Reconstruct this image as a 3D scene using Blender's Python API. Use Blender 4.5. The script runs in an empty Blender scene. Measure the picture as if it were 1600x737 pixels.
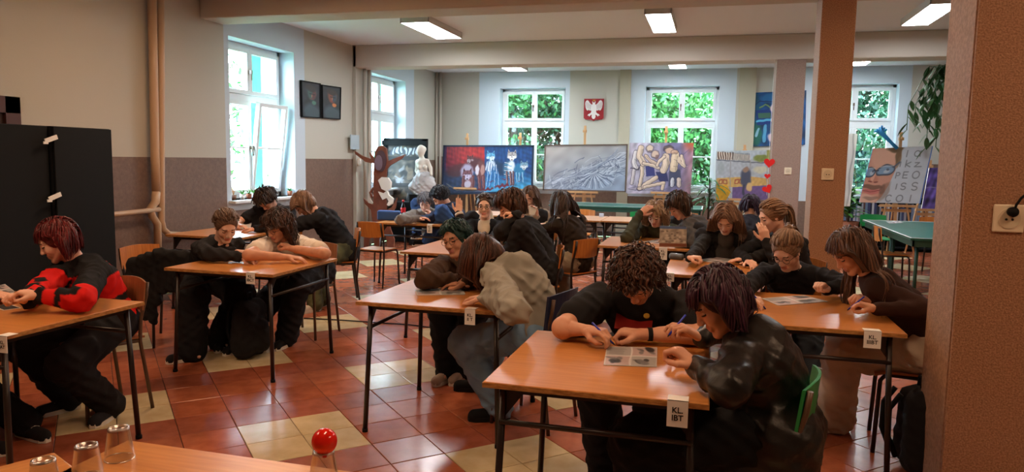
import bpy, math, random
import numpy as np
from math import sin, cos, pi, radians, sqrt
random.seed(7); RS = np.random.RandomState(7)
# ---------------------------------------------------------------- camera, world, lights, exposure
scene = bpy.context.scene
FPX, YAW, PITCH, ROLL, EYE = 1143.15, -0.265912, 0.104269, 0.0166565, 1.56
_F = np.array([sin(YAW)*cos(PITCH), cos(YAW)*cos(PITCH), -sin(PITCH)])
_R = np.array([cos(YAW), -sin(YAW), 0.]); _U = np.cross(_R, _F)
_R, _U = cos(ROLL)*_R+sin(ROLL)*_U, -sin(ROLL)*_R+cos(ROLL)*_U
CAM = np.array([0, 0, EYE])
from mathutils import Matrix, Vector
cd = bpy.data.cameras.new('camera'); cam = bpy.data.objects.new('camera', cd)
cd.sensor_width = 36; cd.lens = FPX/1600*36; cd.clip_start = .05; cd.clip_end = 200
cam.matrix_world = Matrix(((_R[0], _U[0], -_F[0], 0), (_R[1], _U[1], -_F[1], 0), (_R[2], _U[2], -_F[2], EYE), (0, 0, 0, 1)))
scene.collection.objects.link(cam); scene.camera = cam
scene.view_settings.view_transform = 'Standard'; scene.view_settings.look = 'None'
scene.view_settings.gamma = 1; scene.view_settings.use_curve_mapping = False
scene.view_settings.exposure = 1.68
scene.cycles.max_bounces = 8; scene.cycles.diffuse_bounces = 4; scene.cycles.glossy_bounces = 3
scene.cycles.transparent_max_bounces = 12; scene.cycles.sample_clamp_indirect = 6
world = bpy.data.worlds.new('sky'); scene.world = world; world.use_nodes = True
wn = world.node_tree; wn.nodes.clear()
_o = wn.nodes.new('ShaderNodeOutputWorld'); _b = wn.nodes.new('ShaderNodeBackground')
_b.inputs[0].default_value = (.68, .87, 1.0, 1); _b.inputs[1].default_value = 11.0
wn.links.new(_b.outputs[0], _o.inputs[0])
LAMP_FAR = ((.95, .97, 1.0), 15.0)      # ceiling lamps in the two far bays
LAMP_NEAR = ((1.0, .63, .38), 10.0)     # warmer lamps in the bays nearest the camera

def ray(x, y): return _F+_R*(x-800)/FPX-_U*(y-368.5)/FPX
def AZ(x, y, z=0.): d = ray(x, y); return CAM+d*(z-EYE)/d[2]
def AX(x, y, X): d = ray(x, y); return CAM+d*X/d[0]
def AY(x, y, Y): d = ray(x, y); return CAM+d*Y/d[1]
# ---------------------------------------------------------------- materials
MATS = {}
def lin(c): return tuple(((v/255)/12.92 if v/255 <= .04045 else ((v/255+.055)/1.055)**2.4) for v in c)
def mat(name, col, rough=.6, col2=None, scale=8, bump=0., bscale=60, metal=0., stretch=None, spec=.5, emit=None, coat=0, detail=4, attr=None, sheen=0):
    if name in MATS: return MATS[name]
    m = bpy.data.materials.new(name); MATS[name] = m; m.use_nodes = True
    nt = m.node_tree; p = nt.nodes['Principled BSDF']
    p.inputs['Base Color'].default_value = (*col, 1); p.inputs['Roughness'].default_value = rough
    p.inputs['Metallic'].default_value = metal; p.inputs['Specular IOR Level'].default_value = spec
    p.inputs['Coat Weight'].default_value = coat; p.inputs['Sheen Weight'].default_value = sheen
    tc = nt.nodes.new('ShaderNodeTexCoord'); mp = nt.nodes.new('ShaderNodeMapping')
    nt.links.new(tc.outputs['Object'], mp.inputs[0])
    if stretch: mp.inputs['Scale'].default_value = stretch
    if attr or col2 is not None:
        mx = nt.nodes.new('ShaderNodeMix'); mx.data_type = 'RGBA'
        c2 = col2 if col2 is not None else tuple(v*.75 for v in col)
        mx.inputs[6].default_value = (*col, 1); mx.inputs[7].default_value = (*c2, 1)
        if attr:
            a = nt.nodes.new('ShaderNodeAttribute'); a.attribute_name = attr
            nt.links.new(a.outputs['Fac'], mx.inputs[0])
        else:
            n = nt.nodes.new('ShaderNodeTexNoise'); n.inputs['Scale'].default_value = scale; n.inputs['Detail'].default_value = detail
            r = nt.nodes.new('ShaderNodeMapRange'); r.inputs[1].default_value = .35; r.inputs[2].default_value = .65
            nt.links.new(mp.outputs[0], n.inputs[0]); nt.links.new(n.outputs[0], r.inputs[0]); nt.links.new(r.outputs[0], mx.inputs[0])
        nt.links.new(mx.outputs[2], p.inputs['Base Color'])
    if bump:
        n2 = nt.nodes.new('ShaderNodeTexNoise'); n2.inputs['Scale'].default_value = bscale; n2.inputs['Detail'].default_value = 3
        b = nt.nodes.new('ShaderNodeBump'); b.inputs['Strength'].default_value = bump; b.inputs['Distance'].default_value = .01
        nt.links.new(mp.outputs[0], n2.inputs[0]); nt.links.new(n2.outputs[0], b.inputs['Height']); nt.links.new(b.outputs[0], p.inputs['Normal'])
    if emit: p.inputs['Emission Color'].default_value = (*emit[0], 1); p.inputs['Emission Strength'].default_value = emit[1]
    return m
def vcol_mat(name, rough=.55, bump=.1):
    m = bpy.data.materials.new(name); m.use_nodes = True; nt = m.node_tree; p = nt.nodes['Principled BSDF']
    a = nt.nodes.new('ShaderNodeAttribute'); a.attribute_name = 'Col'
    nt.links.new(a.outputs['Color'], p.inputs['Base Color']); p.inputs['Roughness'].default_value = rough
    n2 = nt.nodes.new('ShaderNodeTexNoise'); n2.inputs['Scale'].default_value = 90
    b = nt.nodes.new('ShaderNodeBump'); b.inputs['Strength'].default_value = bump; b.inputs['Distance'].default_value = .004
    nt.links.new(n2.outputs[0], b.inputs['Height']); nt.links.new(b.outputs[0], p.inputs['Normal'])
    return m
def glass_mat(name, tint=(.95, .98, 1), gloss=.08, rough=.02, gcol=(1, 1, 1)):
    m = bpy.data.materials.new(name); m.use_nodes = True; nt = m.node_tree; nt.nodes.clear()
    o = nt.nodes.new('ShaderNodeOutputMaterial'); t = nt.nodes.new('ShaderNodeBsdfTransparent'); g = nt.nodes.new('ShaderNodeBsdfGlossy')
    t.inputs[0].default_value = (*tint, 1); g.inputs['Roughness'].default_value = rough; g.inputs[0].default_value = (*gcol, 1)
    x = nt.nodes.new('ShaderNodeMixShader')
    if gloss < 0:
        fr = nt.nodes.new('ShaderNodeLayerWeight'); fr.inputs[0].default_value = -gloss
        nt.links.new(fr.outputs['Facing'], x.inputs[0])
    else: x.inputs[0].default_value = gloss
    nt.links.new(t.outputs[0], x.inputs[1]); nt.links.new(g.outputs[0], x.inputs[2]); nt.links.new(x.outputs[0], o.inputs[0])
    return m
def plain(name, rgb, rough=.6, **k): return mat(name, lin(rgb), rough, **k)
M_CREAM = plain('cream_paint', (184, 181, 170), .75, bump=.08, bscale=40)
M_WHITE = plain('white_wall_paint', (190, 203, 214), .7, bump=.05, bscale=40)
M_DADO = mat('taupe_dado_paint', lin((122, 98, 84)), .5, col2=lin((108, 86, 74)), scale=30, bump=.35, bscale=120)
M_CEIL = plain('ceiling_paint', (216, 218, 222), .8, bump=.04)
M_BEAM = plain('beam_paint', (196, 186, 174), .75, bump=.04)
M_STONE = mat('speckled_mosaic_plaster', lin((176, 134, 104)), .6, col2=lin((140, 100, 72)), scale=120, bump=.5, bscale=150, detail=2)
M_STONE2 = mat('smooth_mosaic_plaster', lin((178, 140, 112)), .6, col2=lin((148, 112, 88)), scale=60, bump=.3, bscale=150)
M_STONE3 = mat('grey_mosaic_plaster', lin((160, 136, 124)), .6, col2=lin((138, 114, 102)), scale=110, bump=.3, bscale=150)
M_PIPE = plain('pipe_paint', (190, 160, 130), .4)
M_PVC = plain('white_window_plastic', (222, 228, 230), .35)
M_GLASS = glass_mat('window_glass')
M_WOOD = mat('table_top_laminate', lin((206, 140, 76)), .28, col2=lin((192, 125, 63)), scale=5, stretch=(1, 14, 1), bump=.02, bscale=20)
M_WOODL = mat('pale_table_laminate', lin((208, 160, 122)), .3, col2=lin((196, 146, 108)), scale=5, stretch=(1, 14, 1))
M_EDGE = mat('raw_table_edge', lin((150, 100, 48)), .6, col2=lin((190, 140, 80)), scale=30, stretch=(1, 1, 4))
M_FRAME = plain('dark_frame_enamel', (34, 26, 24), .35)
M_FRAMEB = plain('brown_frame_enamel', (88, 66, 50), .4)
M_PLY = mat('chair_plywood', lin((196, 124, 58)), .32, col2=lin((176, 104, 44)), scale=6, stretch=(12, 1, 1))
M_PLYB = mat('old_brown_plywood', lin((150, 96, 60)), .4, col2=lin((132, 82, 50)), scale=6, stretch=(12, 1, 1))
M_GREENP = plain('green_plastic', (22, 140, 74), .35)
M_BLUEP = plain('dark_blue_plastic', (30, 42, 74), .35)
M_BLACK = plain('black_paint', (15, 18, 21), .8, spec=.25)
M_PAPER = plain('paper', (236, 236, 234), .7)
M_INK = plain('printing_ink', (30, 30, 32), .7)
M_GREYINK = plain('grey_print', (140, 142, 142), .7)
M_CHROME = mat('chrome', (.7, .7, .72), .2, metal=1)
M_BLUEPEN = plain('blue_pen_plastic', (24, 44, 190), .3)
M_LEAF = mat('leaf_green', lin((60, 120, 50)), .5, col2=lin((96, 158, 62)), scale=3)
M_LEAFD = mat('dark_leaf_green', lin((34, 74, 36)), .45, col2=lin((54, 102, 50)), scale=3)
M_BARK = mat('bark', lin((72, 58, 48)), .9, bump=.5, bscale=20)
M_EASEL = mat('easel_beech', lin((206, 160, 110)), .5, col2=lin((186, 138, 92)), scale=6, stretch=(1, 1, .1))
M_RED = plain('red_card', (214, 24, 22), .5)
M_PLASTER = plain('white_plaster', (226, 222, 214), .7)
M_PPGREEN = plain('green_table_top', (34, 100, 88), .3)
M_PPDARK = plain('green_table_apron', (24, 72, 60), .5)
M_GROUT = plain('tile_grout', (70, 50, 40), .9)
# ---------------------------------------------------------------- object helpers
C = scene.collection
def tag(o, label=None, cat=None, group=None, kind=None):
    if label: o['label'] = label
    if cat: o['category'] = cat
    if group: o['group'] = group
    if kind: o['kind'] = kind
    return o
def empty(name, loc=(0, 0, 0), rz=0., **k):
    o = bpy.data.objects.new(name, None); C.objects.link(o); o.location = loc; o.rotation_euler = (0, 0, rz)
    o.empty_display_size = .1
    return tag(o, **k)
def np_mesh(name, V, Fq, mats, parent=None, smooth=True, midx=None, attrs=None, loc=None):
    """V (n,3), Fq (m,3|4) int array or list of such arrays"""
    V = np.asarray(V, np.float32)
    Fl = Fq if isinstance(Fq, list) else [Fq]
    Fl = [np.asarray(a, np.int32) for a in Fl if len(a)]
    me = bpy.data.meshes.new(name)
    nl = sum(a.size for a in Fl); nf = sum(len(a) for a in Fl)
    me.vertices.add(len(V)); me.vertices.foreach_set('co', V.ravel())
    me.loops.add(nl); me.loops.foreach_set('vertex_index', np.concatenate([a.ravel() for a in Fl]))
    me.polygons.add(nf)
    tot = np.concatenate([np.full(len(a), a.shape[1], np.int32) for a in Fl])
    me.polygons.foreach_set('loop_start', np.concatenate([[0], np.cumsum(tot)[:-1]]).astype(np.int32))
    me.polygons.foreach_set('loop_total', tot)
    if midx is not None: me.polygons.foreach_set('material_index', np.asarray(midx, np.int32))
    me.update(calc_edges=True)
    me.polygons.foreach_set('use_smooth', np.full(nf, smooth, bool))
    for m in (mats if isinstance(mats, (list, tuple)) else [mats]): me.materials.append(m)
    for k, (a, typ) in (attrs or {}).items():
        at = me.attributes.new(k, typ, 'POINT')
        at.data.foreach_set('value' if typ == 'FLOAT' else 'color', np.asarray(a, np.float32).ravel())
    o = bpy.data.objects.new(name, me); C.objects.link(o)
    if parent: o.parent = parent
    if loc is not None: o.location = loc
    return o
class MB:
    """mesh builder: collects simple solids into ONE mesh"""
    def __init__(s): s.V = []; s.F = []; s.M = []; s.S = []; s.n = 0
    def add(s, V, F, m=0, sm=False):
        s.V.extend([tuple(map(float, v)) for v in V])
        for f in F: s.F.append(tuple(i+s.n for i in f)); s.M.append(m); s.S.append(sm)
        s.n += len(V); return s
    def box(s, c, d, rz=0, m=0, ax=None):
        x, y, z = [v/2 for v in d]
        P = [np.array(p, float) for p in ((-x, -y, -z), (x, -y, -z), (x, y, -z), (-x, y, -z), (-x, -y, z), (x, -y, z), (x, y, z), (-x, y, z))]
        if ax is not None: P = [ax[0]*p[0]+ax[1]*p[1]+ax[2]*p[2] for p in P]
        elif rz: P = [np.array((p[0]*cos(rz)-p[1]*sin(rz), p[0]*sin(rz)+p[1]*cos(rz), p[2])) for p in P]
        P = [p+np.array(c, float) for p in P]
        return s.add(P, [(0, 3, 2, 1), (4, 5, 6, 7), (0, 1, 5, 4), (1, 2, 6, 5), (2, 3, 7, 6), (3, 0, 4, 7)], m)
    def b2(s, a, b, m=0):
        a = np.array(a, float); b = np.array(b, float); lo = np.minimum(a, b); hi = np.maximum(a, b)
        return s.box((lo+hi)/2, hi-lo, m=m)
    def tube(s, pts, r, n=8, m=0, cap=True):
        pts = [np.array(p, float) for p in pts]; rs = r if hasattr(r, '__len__') else [r]*len(pts)
        V = []; F = []; ref = None
        for i, p in enumerate(pts):
            t = pts[min(i+1, len(pts)-1)]-pts[max(i-1, 0)]; t = t/(np.linalg.norm(t)+1e-9)
            if ref is None: ref = np.array((0, 0, 1.)) if abs(t[2]) < .9 else np.array((1., 0, 0))
            u = ref-t*(ref@t); u /= np.linalg.norm(u)+1e-9; ref = u; v = np.cross(t, u)
            for k in range(n):
                a = 2*pi*k/n; V.append(p+(u*cos(a)+v*sin(a))*rs[i])
        for i in range(len(pts)-1):
            for k in range(n):
                a = i*n+k; b = i*n+(k+1) % n; F.append((a, b, b+n, a+n))
        s.add(V, F, m, True)
        if cap: s.F.append(tuple(s.n-len(V)+k for k in range(n))[::-1]); s.M.append(m); s.S.append(False); s.F.append(tuple(s.n-n+k for k in range(n))); s.M.append(m); s.S.append(False)
        return s
    def prism(s, poly, z0, z1, m=0, ax=None, org=(0, 0, 0)):
        """poly of 2-D points extruded z0..z1; ax=(x axis,y axis,z axis)"""
        n = len(poly); a = sum(poly[i][0]*poly[(i+1) % n][1]-poly[(i+1) % n][0]*poly[i][1] for i in range(n))
        if a < 0: poly = poly[::-1]
        P = [(p[0], p[1], z0) for p in poly]+[(p[0], p[1], z1) for p in poly]
        if ax is not None: P = [np.array(org, float)+np.array(ax[0])*p[0]+np.array(ax[1])*p[1]+np.array(ax[2])*p[2] for p in P]
        F = [tuple(range(n))[::-1], tuple(range(n, 2*n))]+[(i, (i+1) % n, (i+1) % n+n, i+n) for i in range(n)]
        return s.add(P, F, m)
    def lathe(s, prof, c=(0, 0, 0), n=16, m=0):
        V = []; F = []
        for r, z in prof:
            for k in range(n): a = 2*pi*k/n; V.append((c[0]+r*cos(a), c[1]+r*sin(a), c[2]+z))
        for i in range(len(prof)-1):
            for k in range(n): a = i*n+k; b = i*n+(k+1) % n; F.append((a, b, b+n, a+n))
        return s.add(V, F, m, True)
    def ball(s, c, r, n=12, m=0, ax=None):
        r = np.array(r if hasattr(r, '__len__') else (r, r, r), float); V = []; F = []; k2 = n//2
        for i in range(k2+1):
            for k in range(n):
                th = pi*i/k2; a = 2*pi*k/n; p = np.array((sin(th)*cos(a), sin(th)*sin(a), cos(th)))*r
                if ax is not None: p = ax[0]*p[0]+ax[1]*p[1]+ax[2]*p[2]
                V.append(p+np.array(c))
        for i in range(k2):
            for k in range(n): a = i*n+k; b = i*n+(k+1) % n; F.append((a, a+n, b+n, b))
        return s.add(V, F, m, True)
    def build(s, name, mats, parent=None, loc=None, bevel=0, **k):
        me = bpy.data.meshes.new(name); me.from_pydata(s.V, [], s.F)
        for m in (mats if isinstance(mats, (list, tuple)) else [mats]): me.materials.append(m)
        me.polygons.foreach_set('material_index', s.M); me.polygons.foreach_set('use_smooth', s.S); me.update()
        o = bpy.data.objects.new(name, me); C.objects.link(o)
        if parent: o.parent = parent
        if loc is not None: o.location = loc
        if bevel:
            b = o.modifiers.new('bevel', 'BEVEL'); b.width = bevel; b.segments = 2; b.limit_method = 'ANGLE'
        return tag(o, **k)
KIDS = {}
def dup(o, loc=None, rz=None, label=None, group=None, name=None, parent=None):
    c = o.copy(); C.objects.link(c)
    if parent is not None: c.parent = parent
    if loc is not None: c.location = loc
    if rz is not None: c.rotation_euler = (0, 0, rz)
    if label: c['label'] = label
    if group: c['group'] = group
    for ch in [x for x in list(o.children)]: dup(ch, parent=c)
    return c
# ---------------------------------------------------------------- the room
XL, YB, ZC = -5.88, 15.16, 3.40
XR, YF = 5.6, -2.2
def S(mb, name, m, **k): return mb.build(name, m, kind='structure', **k)
# floor: grout slab + tiles laid at 45 degrees, cream groups of four among the red ones
fl = S(MB().b2((XL, YF, -.1), (XR, YB, -.006)), 'floor', M_GROUT)
TS = .301; e1 = np.array((-sin(pi/4), cos(pi/4))); e2 = np.array((cos(pi/4), sin(pi/4))); U0, V0 = 2.824, 1.568
M_TR = [mat('red_quarry_tile_%d' % i, lin(c), .17+.04*i, col2=lin(d), scale=9, bump=.03, bscale=12) for i, (c, d) in enumerate([((178, 102, 70), (156, 84, 56)), ((186, 108, 74), (164, 90, 60)), ((168, 94, 66), (148, 78, 54))])]
M_TC = [mat('cream_tile_%d' % i, lin(c), .17+.04*i, col2=lin(d), scale=7, bump=.05, bscale=12) for i, (c, d) in enumerate([((222, 204, 164), (204, 184, 142)), ((212, 196, 158), (196, 176, 136))])]
cells = []
for i in range(-40, 60):
    for j in range(-40, 60):
        c = e1*(U0+(i+.5)*TS)+e2*(V0+(j+.5)*TS)
        if XL+.15 < c[0] < XR-.15 and YF+.15 < c[1] < YB-.15:
            w = np.array((c[0], c[1], 0))-CAM; dd = w@_F
            px, py = (800+FPX*(w@_R)/dd, 368.5-FPX*(w@_U)/dd) if dd > .3 else (-9999, 0)
            vis = -20 < px < 1450 and py < 760
            cream = (i % 6 in (0, 1) and j % 6 in (0, 1)) or ((i-3) % 6 in (0, 1) and (j-3) % 6 in (0, 1))
            cells.append((0 if vis else 1, dd, i, j, c, cream))
cells.sort(key=lambda t: (t[0], t[1]))
def tile_geo(c, k):
    h = TS/2-.0018; b = .003; z = random.uniform(-.0006, .0006)
    o = [(-h, -h), (h, -h), (h, h), (-h, h)]; q = [(-h+b, -h+b), (h-b, -h+b), (h-b, h-b), (-h+b, h-b)]
    V = [(x, y, -.008) for x, y in o]+[(x, y, -.0015+z) for x, y in o]+[(x, y, z) for x, y in q]
    a = -pi/4+0*k; V = [(x*cos(a)-y*sin(a)+c[0], x*sin(a)+y*cos(a)+c[1], zz) for x, y, zz in V]
    F = [(i, (i+1) % 4, (i+1) % 4+4, i+4) for i in range(4)]+[(i+4, (i+1) % 4+4, (i+1) % 4+8, i+8) for i in range(4)]+[(8, 9, 10, 11)]
    return V, F
protos = {}
for n, (v, dd, i, j, c, cream) in enumerate(cells[:300]):
    key = (cream, (i*7+j*3) % (2 if cream else 3), (i+j) % 2)
    if key not in protos:
        V, F = tile_geo((0, 0), 0); protos[key] = MB().add(V, F).build('tile', (M_TC if cream else M_TR)[key[1]], fl)
        o = protos[key]
    else: o = protos[key].copy(); C.objects.link(o); o.parent = fl
    o.location = (c[0], c[1], random.uniform(-.0006, .0006)); o.rotation_euler = (0, 0, random.choice((0, pi/2, pi)))
far = MB()
for (v, dd, i, j, c, cream) in cells[300:]:
    V, F = tile_geo(c, 0); far.add(V, F, ((i*7+j*3) % 3) if not cream else 3+(i+j) % 2)
far.build('tile_field', M_TR+M_TC, fl, kind='stuff')
# back and side walls with window openings
def wall_strip(mb, ax, fixed, thick, a0, a1, z0, z1, m):
    """ax 'x': wall along x at y=fixed (thick goes +y); 'y': wall along y at x=fixed (thick goes -x)"""
    if a1-a0 < .002 or z1-z0 < .002: return
    if ax == 'x': mb.b2((a0, fixed, z0), (a1, fixed+thick, z1), m)
    else: mb.b2((fixed-thick, a0, z0), (fixed, a1, z1), m)
def build_wall(name, ax, fixed, thick, a0, a1, bays, wins, zd=1.52, rise=0.):
    """bays: [(s,e)] white painted bays without dado; wins: [(s,e,z0,z1)]"""
    mb = MB(); cuts = sorted(set([a0, a1]+[v for b in bays for v in b]+[v for w in wins for v in w[:2]]))
    for s, e in zip(cuts[:-1], cuts[1:]):
        mid = (s+e)/2; bay = any(b[0] <= mid <= b[1] for b in bays); w = [w for w in wins if w[0] <= mid <= w[1]]
        segs = [(0, zd, 2), (zd, ZC+.1, 0)] if not bay else [(0, .85, 2), (.85, ZC+.1, 1)]
        for z0, z1, m in segs:
            if w:
                if z0 < w[0][2]: wall_strip(mb, ax, fixed, thick, s, e, z0, min(z1, w[0][2]), m)
                if z1 > w[0][3]: wall_strip(mb, ax, fixed, thick, s, e, max(z0, w[0][3]), z1, m)
            else: wall_strip(mb, ax, fixed, thick, s, e, z0, z1, m)
    return S(mb, name, [M_CREAM, M_WHITE, M_DADO])
W1 = (8.02, 9.5, .98, 3.03); W2 = (12.0, 13.48, .98, 3.04)
LW = [W1, W2]; lw_wins = [W1, W2, (4.6, 4.61, 1, 1.01)]
build_wall('wall_left', 'y', XL, .45, YF, YB+.45, [(7.93, 9.78), (11.9, 13.9)], [W1, W2])
bx = lambda px: AY(px, 200, YB)[0]
BW = [(-4.45, -3.03, .98, 3.06), (-1.39, .05, .98, 3.07), (2.03, 3.26, .98, 3.08)]
BW[2] = (1.84, 3.26, .98, 3.08)
build_wall('wall_back', 'x', YB, .45, XL, XR, [(bx(748), bx(889)), (bx(984), bx(1148)), (1.5, bx(1420))], BW, zd=1.6)
S(MB().b2((XR, YF, 0), (XR+.2, YB, 1.52), 1).b2((XR, YF, 1.52), (XR+.2, YB, ZC+.1), 0), 'wall_right', [M_CREAM, M_DADO])
S(MB().b2((XL, YF-.2, 0), (XR, YF, 1.52), 1).b2((XL, YF-.2, 1.52), (XR, YF, ZC+.1), 0), 'wall_front', [M_CREAM, M_DADO])
S(MB().b2((XL-.5, YF-.2, ZC), (XR+.2, YB+.5, ZC+.15)), 'ceiling', M_CEIL)
# pilaster strips on the walls
S(MB().b2((XL, 11.28, 0), (XL+.06, 11.72, ZC)), 'trim_1', M_CREAM)
S(MB().b2((bx(967), YB-.05, 0), (bx(984), YB, ZC)), 'trim_2', plain('beige_pier_paint', (176, 170, 150), .75))
S(MB().b2((bx(1152), YB-.05, 0), (bx(1178), YB, ZC)), 'trim_3', MATS['beige_pier_paint'])
# beams and pillars
for i, (y0, y1, z) in enumerate([(7.5, 7.92, 3.14), (11.28, 11.7, 3.04), (3.7, 4.12, 3.14), (-.1, .32, 3.14)]):
    S(MB().b2((XL, y0, z), (XR, y1, ZC)), 'trim_%d' % (i+4), M_BEAM, bevel=.015)
S(MB().b2((.91, 7.5, 0), (1.21, 7.9, 3.14)), 'trim_8', [M_STONE], bevel=.008)
S(MB().b2((.81, 11.28, 0), (1.205, 11.68, 3.04)), 'trim_9', [M_STONE3], bevel=.008)
S(MB().b2((1.055, 3.62, 0), (1.06, 4.0, 3.14), 1).b2((1.06, 3.60, 0), (1.5, 4.0, 3.14), 0), 'trim_10', [M_STONE, M_STONE2])
S(MB().b2((XL, YF, 0), (XL+.015, 7.93, .1)).b2((XL, 9.78, 0), (XL+.015, 11.9, .1)).b2((XL, 13.9, 0), (XL+.015, YB, .1)), 'baseboard_left', plain('dark_skirting', (70, 48, 38), .5))
S(MB().b2((XL, YB-.015, 0), (XR, YB, .1)), 'baseboard_back', MATS['dark_skirting'])
# windows
def window(idx, org, ua, na, w, z0, z1, label, tilt=0, shutter=False, bar=True, lower_bar=None):
    """org: corner at the room face; ua: along the wall; na: outward (away from the room)"""
    ua = np.array(ua, float); na = np.array(na, float); up = np.array((0, 0, 1.)); R0 = np.array(org, float)
    win = empty('window_%d' % idx, (0, 0, 0), kind='structure')
    P = lambda u, n, z: R0+ua*u+na*n+up*z
    def bar_(mb, u0, u1, z0, z1, n0, n1, m=0): mb.box((P(u0, n0, z0)+P(u1, n1, z1))/2, (abs(u1-u0), abs(n1-n0), abs(z1-z0)), ax=(ua, na, up), m=m)
    d = .24; ft = .06; H = z1-z0; zt = z0+H*.655
    f = MB()
    bar_(f, 0, w, z0, z0+ft, d, d+.07); bar_(f, 0, w, z1-ft, z1, d, d+.07); bar_(f, 0, ft, z0, z1, d, d+.07); bar_(f, w-ft, w, z0, z1, d, d+.07)
    bar_(f, ft, w-ft, zt-.045, zt+.045, d, d+.07)
    f.build('window_frame', M_PVC, win, bevel=.004)
    hw = w/2
    for (u0, u1, a, b, low) in [(ft, hw, zt+.045, z1-ft, 0), (hw, w-ft, zt+.045, z1-ft, 0), (ft, hw, z0+ft, zt-.045, 1), (hw, w-ft, z0+ft, zt-.045, 1)]:
        s = MB(); g = MB(); k = .055; rot = tilt if (low and u0 == hw and tilt) else 0
        bar_(s, u0, u1, a, a+k, d-.025, d+.04); bar_(s, u0, u1, b-k, b, d-.025, d+.04); bar_(s, u0, u0+k, a+k, b-k, d-.025, d+.04); bar_(s, u1-k, u1, a+k, b-k, d-.025, d+.04)
        if low and bar: bar_(s, u0+k, u1-k, (a+b)/2-.012, (a+b)/2+.012, d-.012, d+.03)
        bar_(g, u0+k, u1-k, a+k, b-k, d+.005, d+.011)
        if rot:
            piv = P(0, d, a)
            def turn(v):
                v = np.array(v)-piv; n = v@na; z = v[2]; u = v@ua
                return tuple(piv+ua*u+na*(n*cos(rot)-z*sin(rot))+up*(n*sin(rot)+z*cos(rot)))
            s.V = [turn(v) for v in s.V]; g.V = [turn(v) for v in g.V]
        so = s.build('sash', M_PVC, win, bevel=.003); g.build('pane', M_GLASS, so)
        if u0 == ft:
            h = MB(); q = P(hw-.02, d-.05, (a+b)/2); h.box(q, (.025, .05, .05), ax=(ua, na, up)); h.tube([q, q-na*.02-up*.02, q-na*.02-up*.11], .009, 6)
            h.build('window_handle', plain('brown_handle', (90, 66, 48), .4), win)
    sl = MB(); bar_(sl, -.06, w+.06, z0-.035, z0, -.10, d+.02); sl.build('window_sill', M_PVC, win, bevel=.006)
    if shutter:
        sh = MB(); n0 = .47
        bar_(sh, w-.36, w-.10, z0-.1, z1, n0, n0+.04); 
        for i in range(12): bar_(sh, w-.34, w-.12, z0+.05+i*.17, z0+.17+i*.17, n0-.008, n0)
        sh.build('shutter', plain('green_shutter_paint', (90, 205, 170), .5), win)
    return win
window(1, (XL, W1[0], 0), (0, 1, 0), (-1, 0, 0), W1[1]-W1[0], W1[2], W1[3], '', tilt=radians(7), shutter=True)
window(2, (XL, W2[0], 0), (0, 1, 0), (-1, 0, 0), W2[1]-W2[0], W2[2], W2[3], '', shutter=True)
for i, b in enumerate(BW): window(3+i, (b[0], YB, 0), (1, 0, 0), (0, 1, 0), b[1]-b[0], b[2], b[3], '')
# brown door frame at the far left
dr = empty('door_1', (0, 0, 0), kind='structure')
q = AX(27, 152, XL+.03); 
MB().b2((XL, q[1]-.14, 0), (XL+.06, q[1], q[2])).b2((XL, q[1]-1.1, q[2]-.14), (XL+.06, q[1], q[2])).b2((XL, q[1]-1.1, 0), (XL+.06, q[1]-.96, q[2])).build('door_frame', plain('brown_door_paint', (74, 36, 26), .5), dr)
MB().b2((XL+.0, q[1]-.98, 0), (XL+.03, q[1]-.12, q[2]-.1)).build('door_leaf', plain('dark_door_paint', (48, 26, 22), .5), dr)
# pipes on the left wall
pp = XL+.09
MB().tube([AX(237, -12, pp), AX(240, 120, pp), AX(242, 240, pp), AX(244, 300, pp)], .045, 10).tube([AX(244, 298, pp), AX(243, 315, pp), AX(235, 326, pp), AX(238, 338, pp), AX(246, 350, pp), AX(247, 400, pp)], [.045, .045, .04, .04, .04, .04], 10).build('heating_pipe', M_PIPE, label='cream painted vertical heating pipe with a kink, left one of the pair beside the cabinet', cat='pipe')
MB().tube([AX(251, -12, pp), AX(252, 120, pp), AX(252, 240, pp), AX(252, 345, pp), AX(255, 358, pp), AX(264, 366, pp), AX(285, 367, pp), AX(330, 361, pp)]+[(pp, 9.0, .62)], .036, 10).build('heating_pipe', M_PIPE, label='cream painted heating pipe bending from vertical to run right along the left wall', cat='pipe')
MB().tube([(pp+.02, 3.2, .94), AX(176, 335, pp+.02), AX(249, 327, pp+.02)], .026, 8).build('heating_pipe', M_PIPE, label='pinkish horizontal heating pipe across the left wall beside the black cabinet', cat='pipe')
for px, lab in ((570, 'left one of two thin risers beside the wooden tree'), (577, 'right one of two thin risers beside the wooden tree'), (682, 'left riser of the pair in the far left corner'), (688, 'right riser of the pair in the far left corner')):
    b = AX(px, 200, XL+.12) if px < 600 else AY(px, 200, YB-.1)
    mb = MB().tube([(b[0], b[1], 0), (b[0], b[1], ZC)], .03, 8)
    mb.build('riser_pipe', plain('grey_cream_pipe', (180, 172, 160), .45), label='grey-cream vertical pipe, '+lab, cat='pipe')
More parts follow.
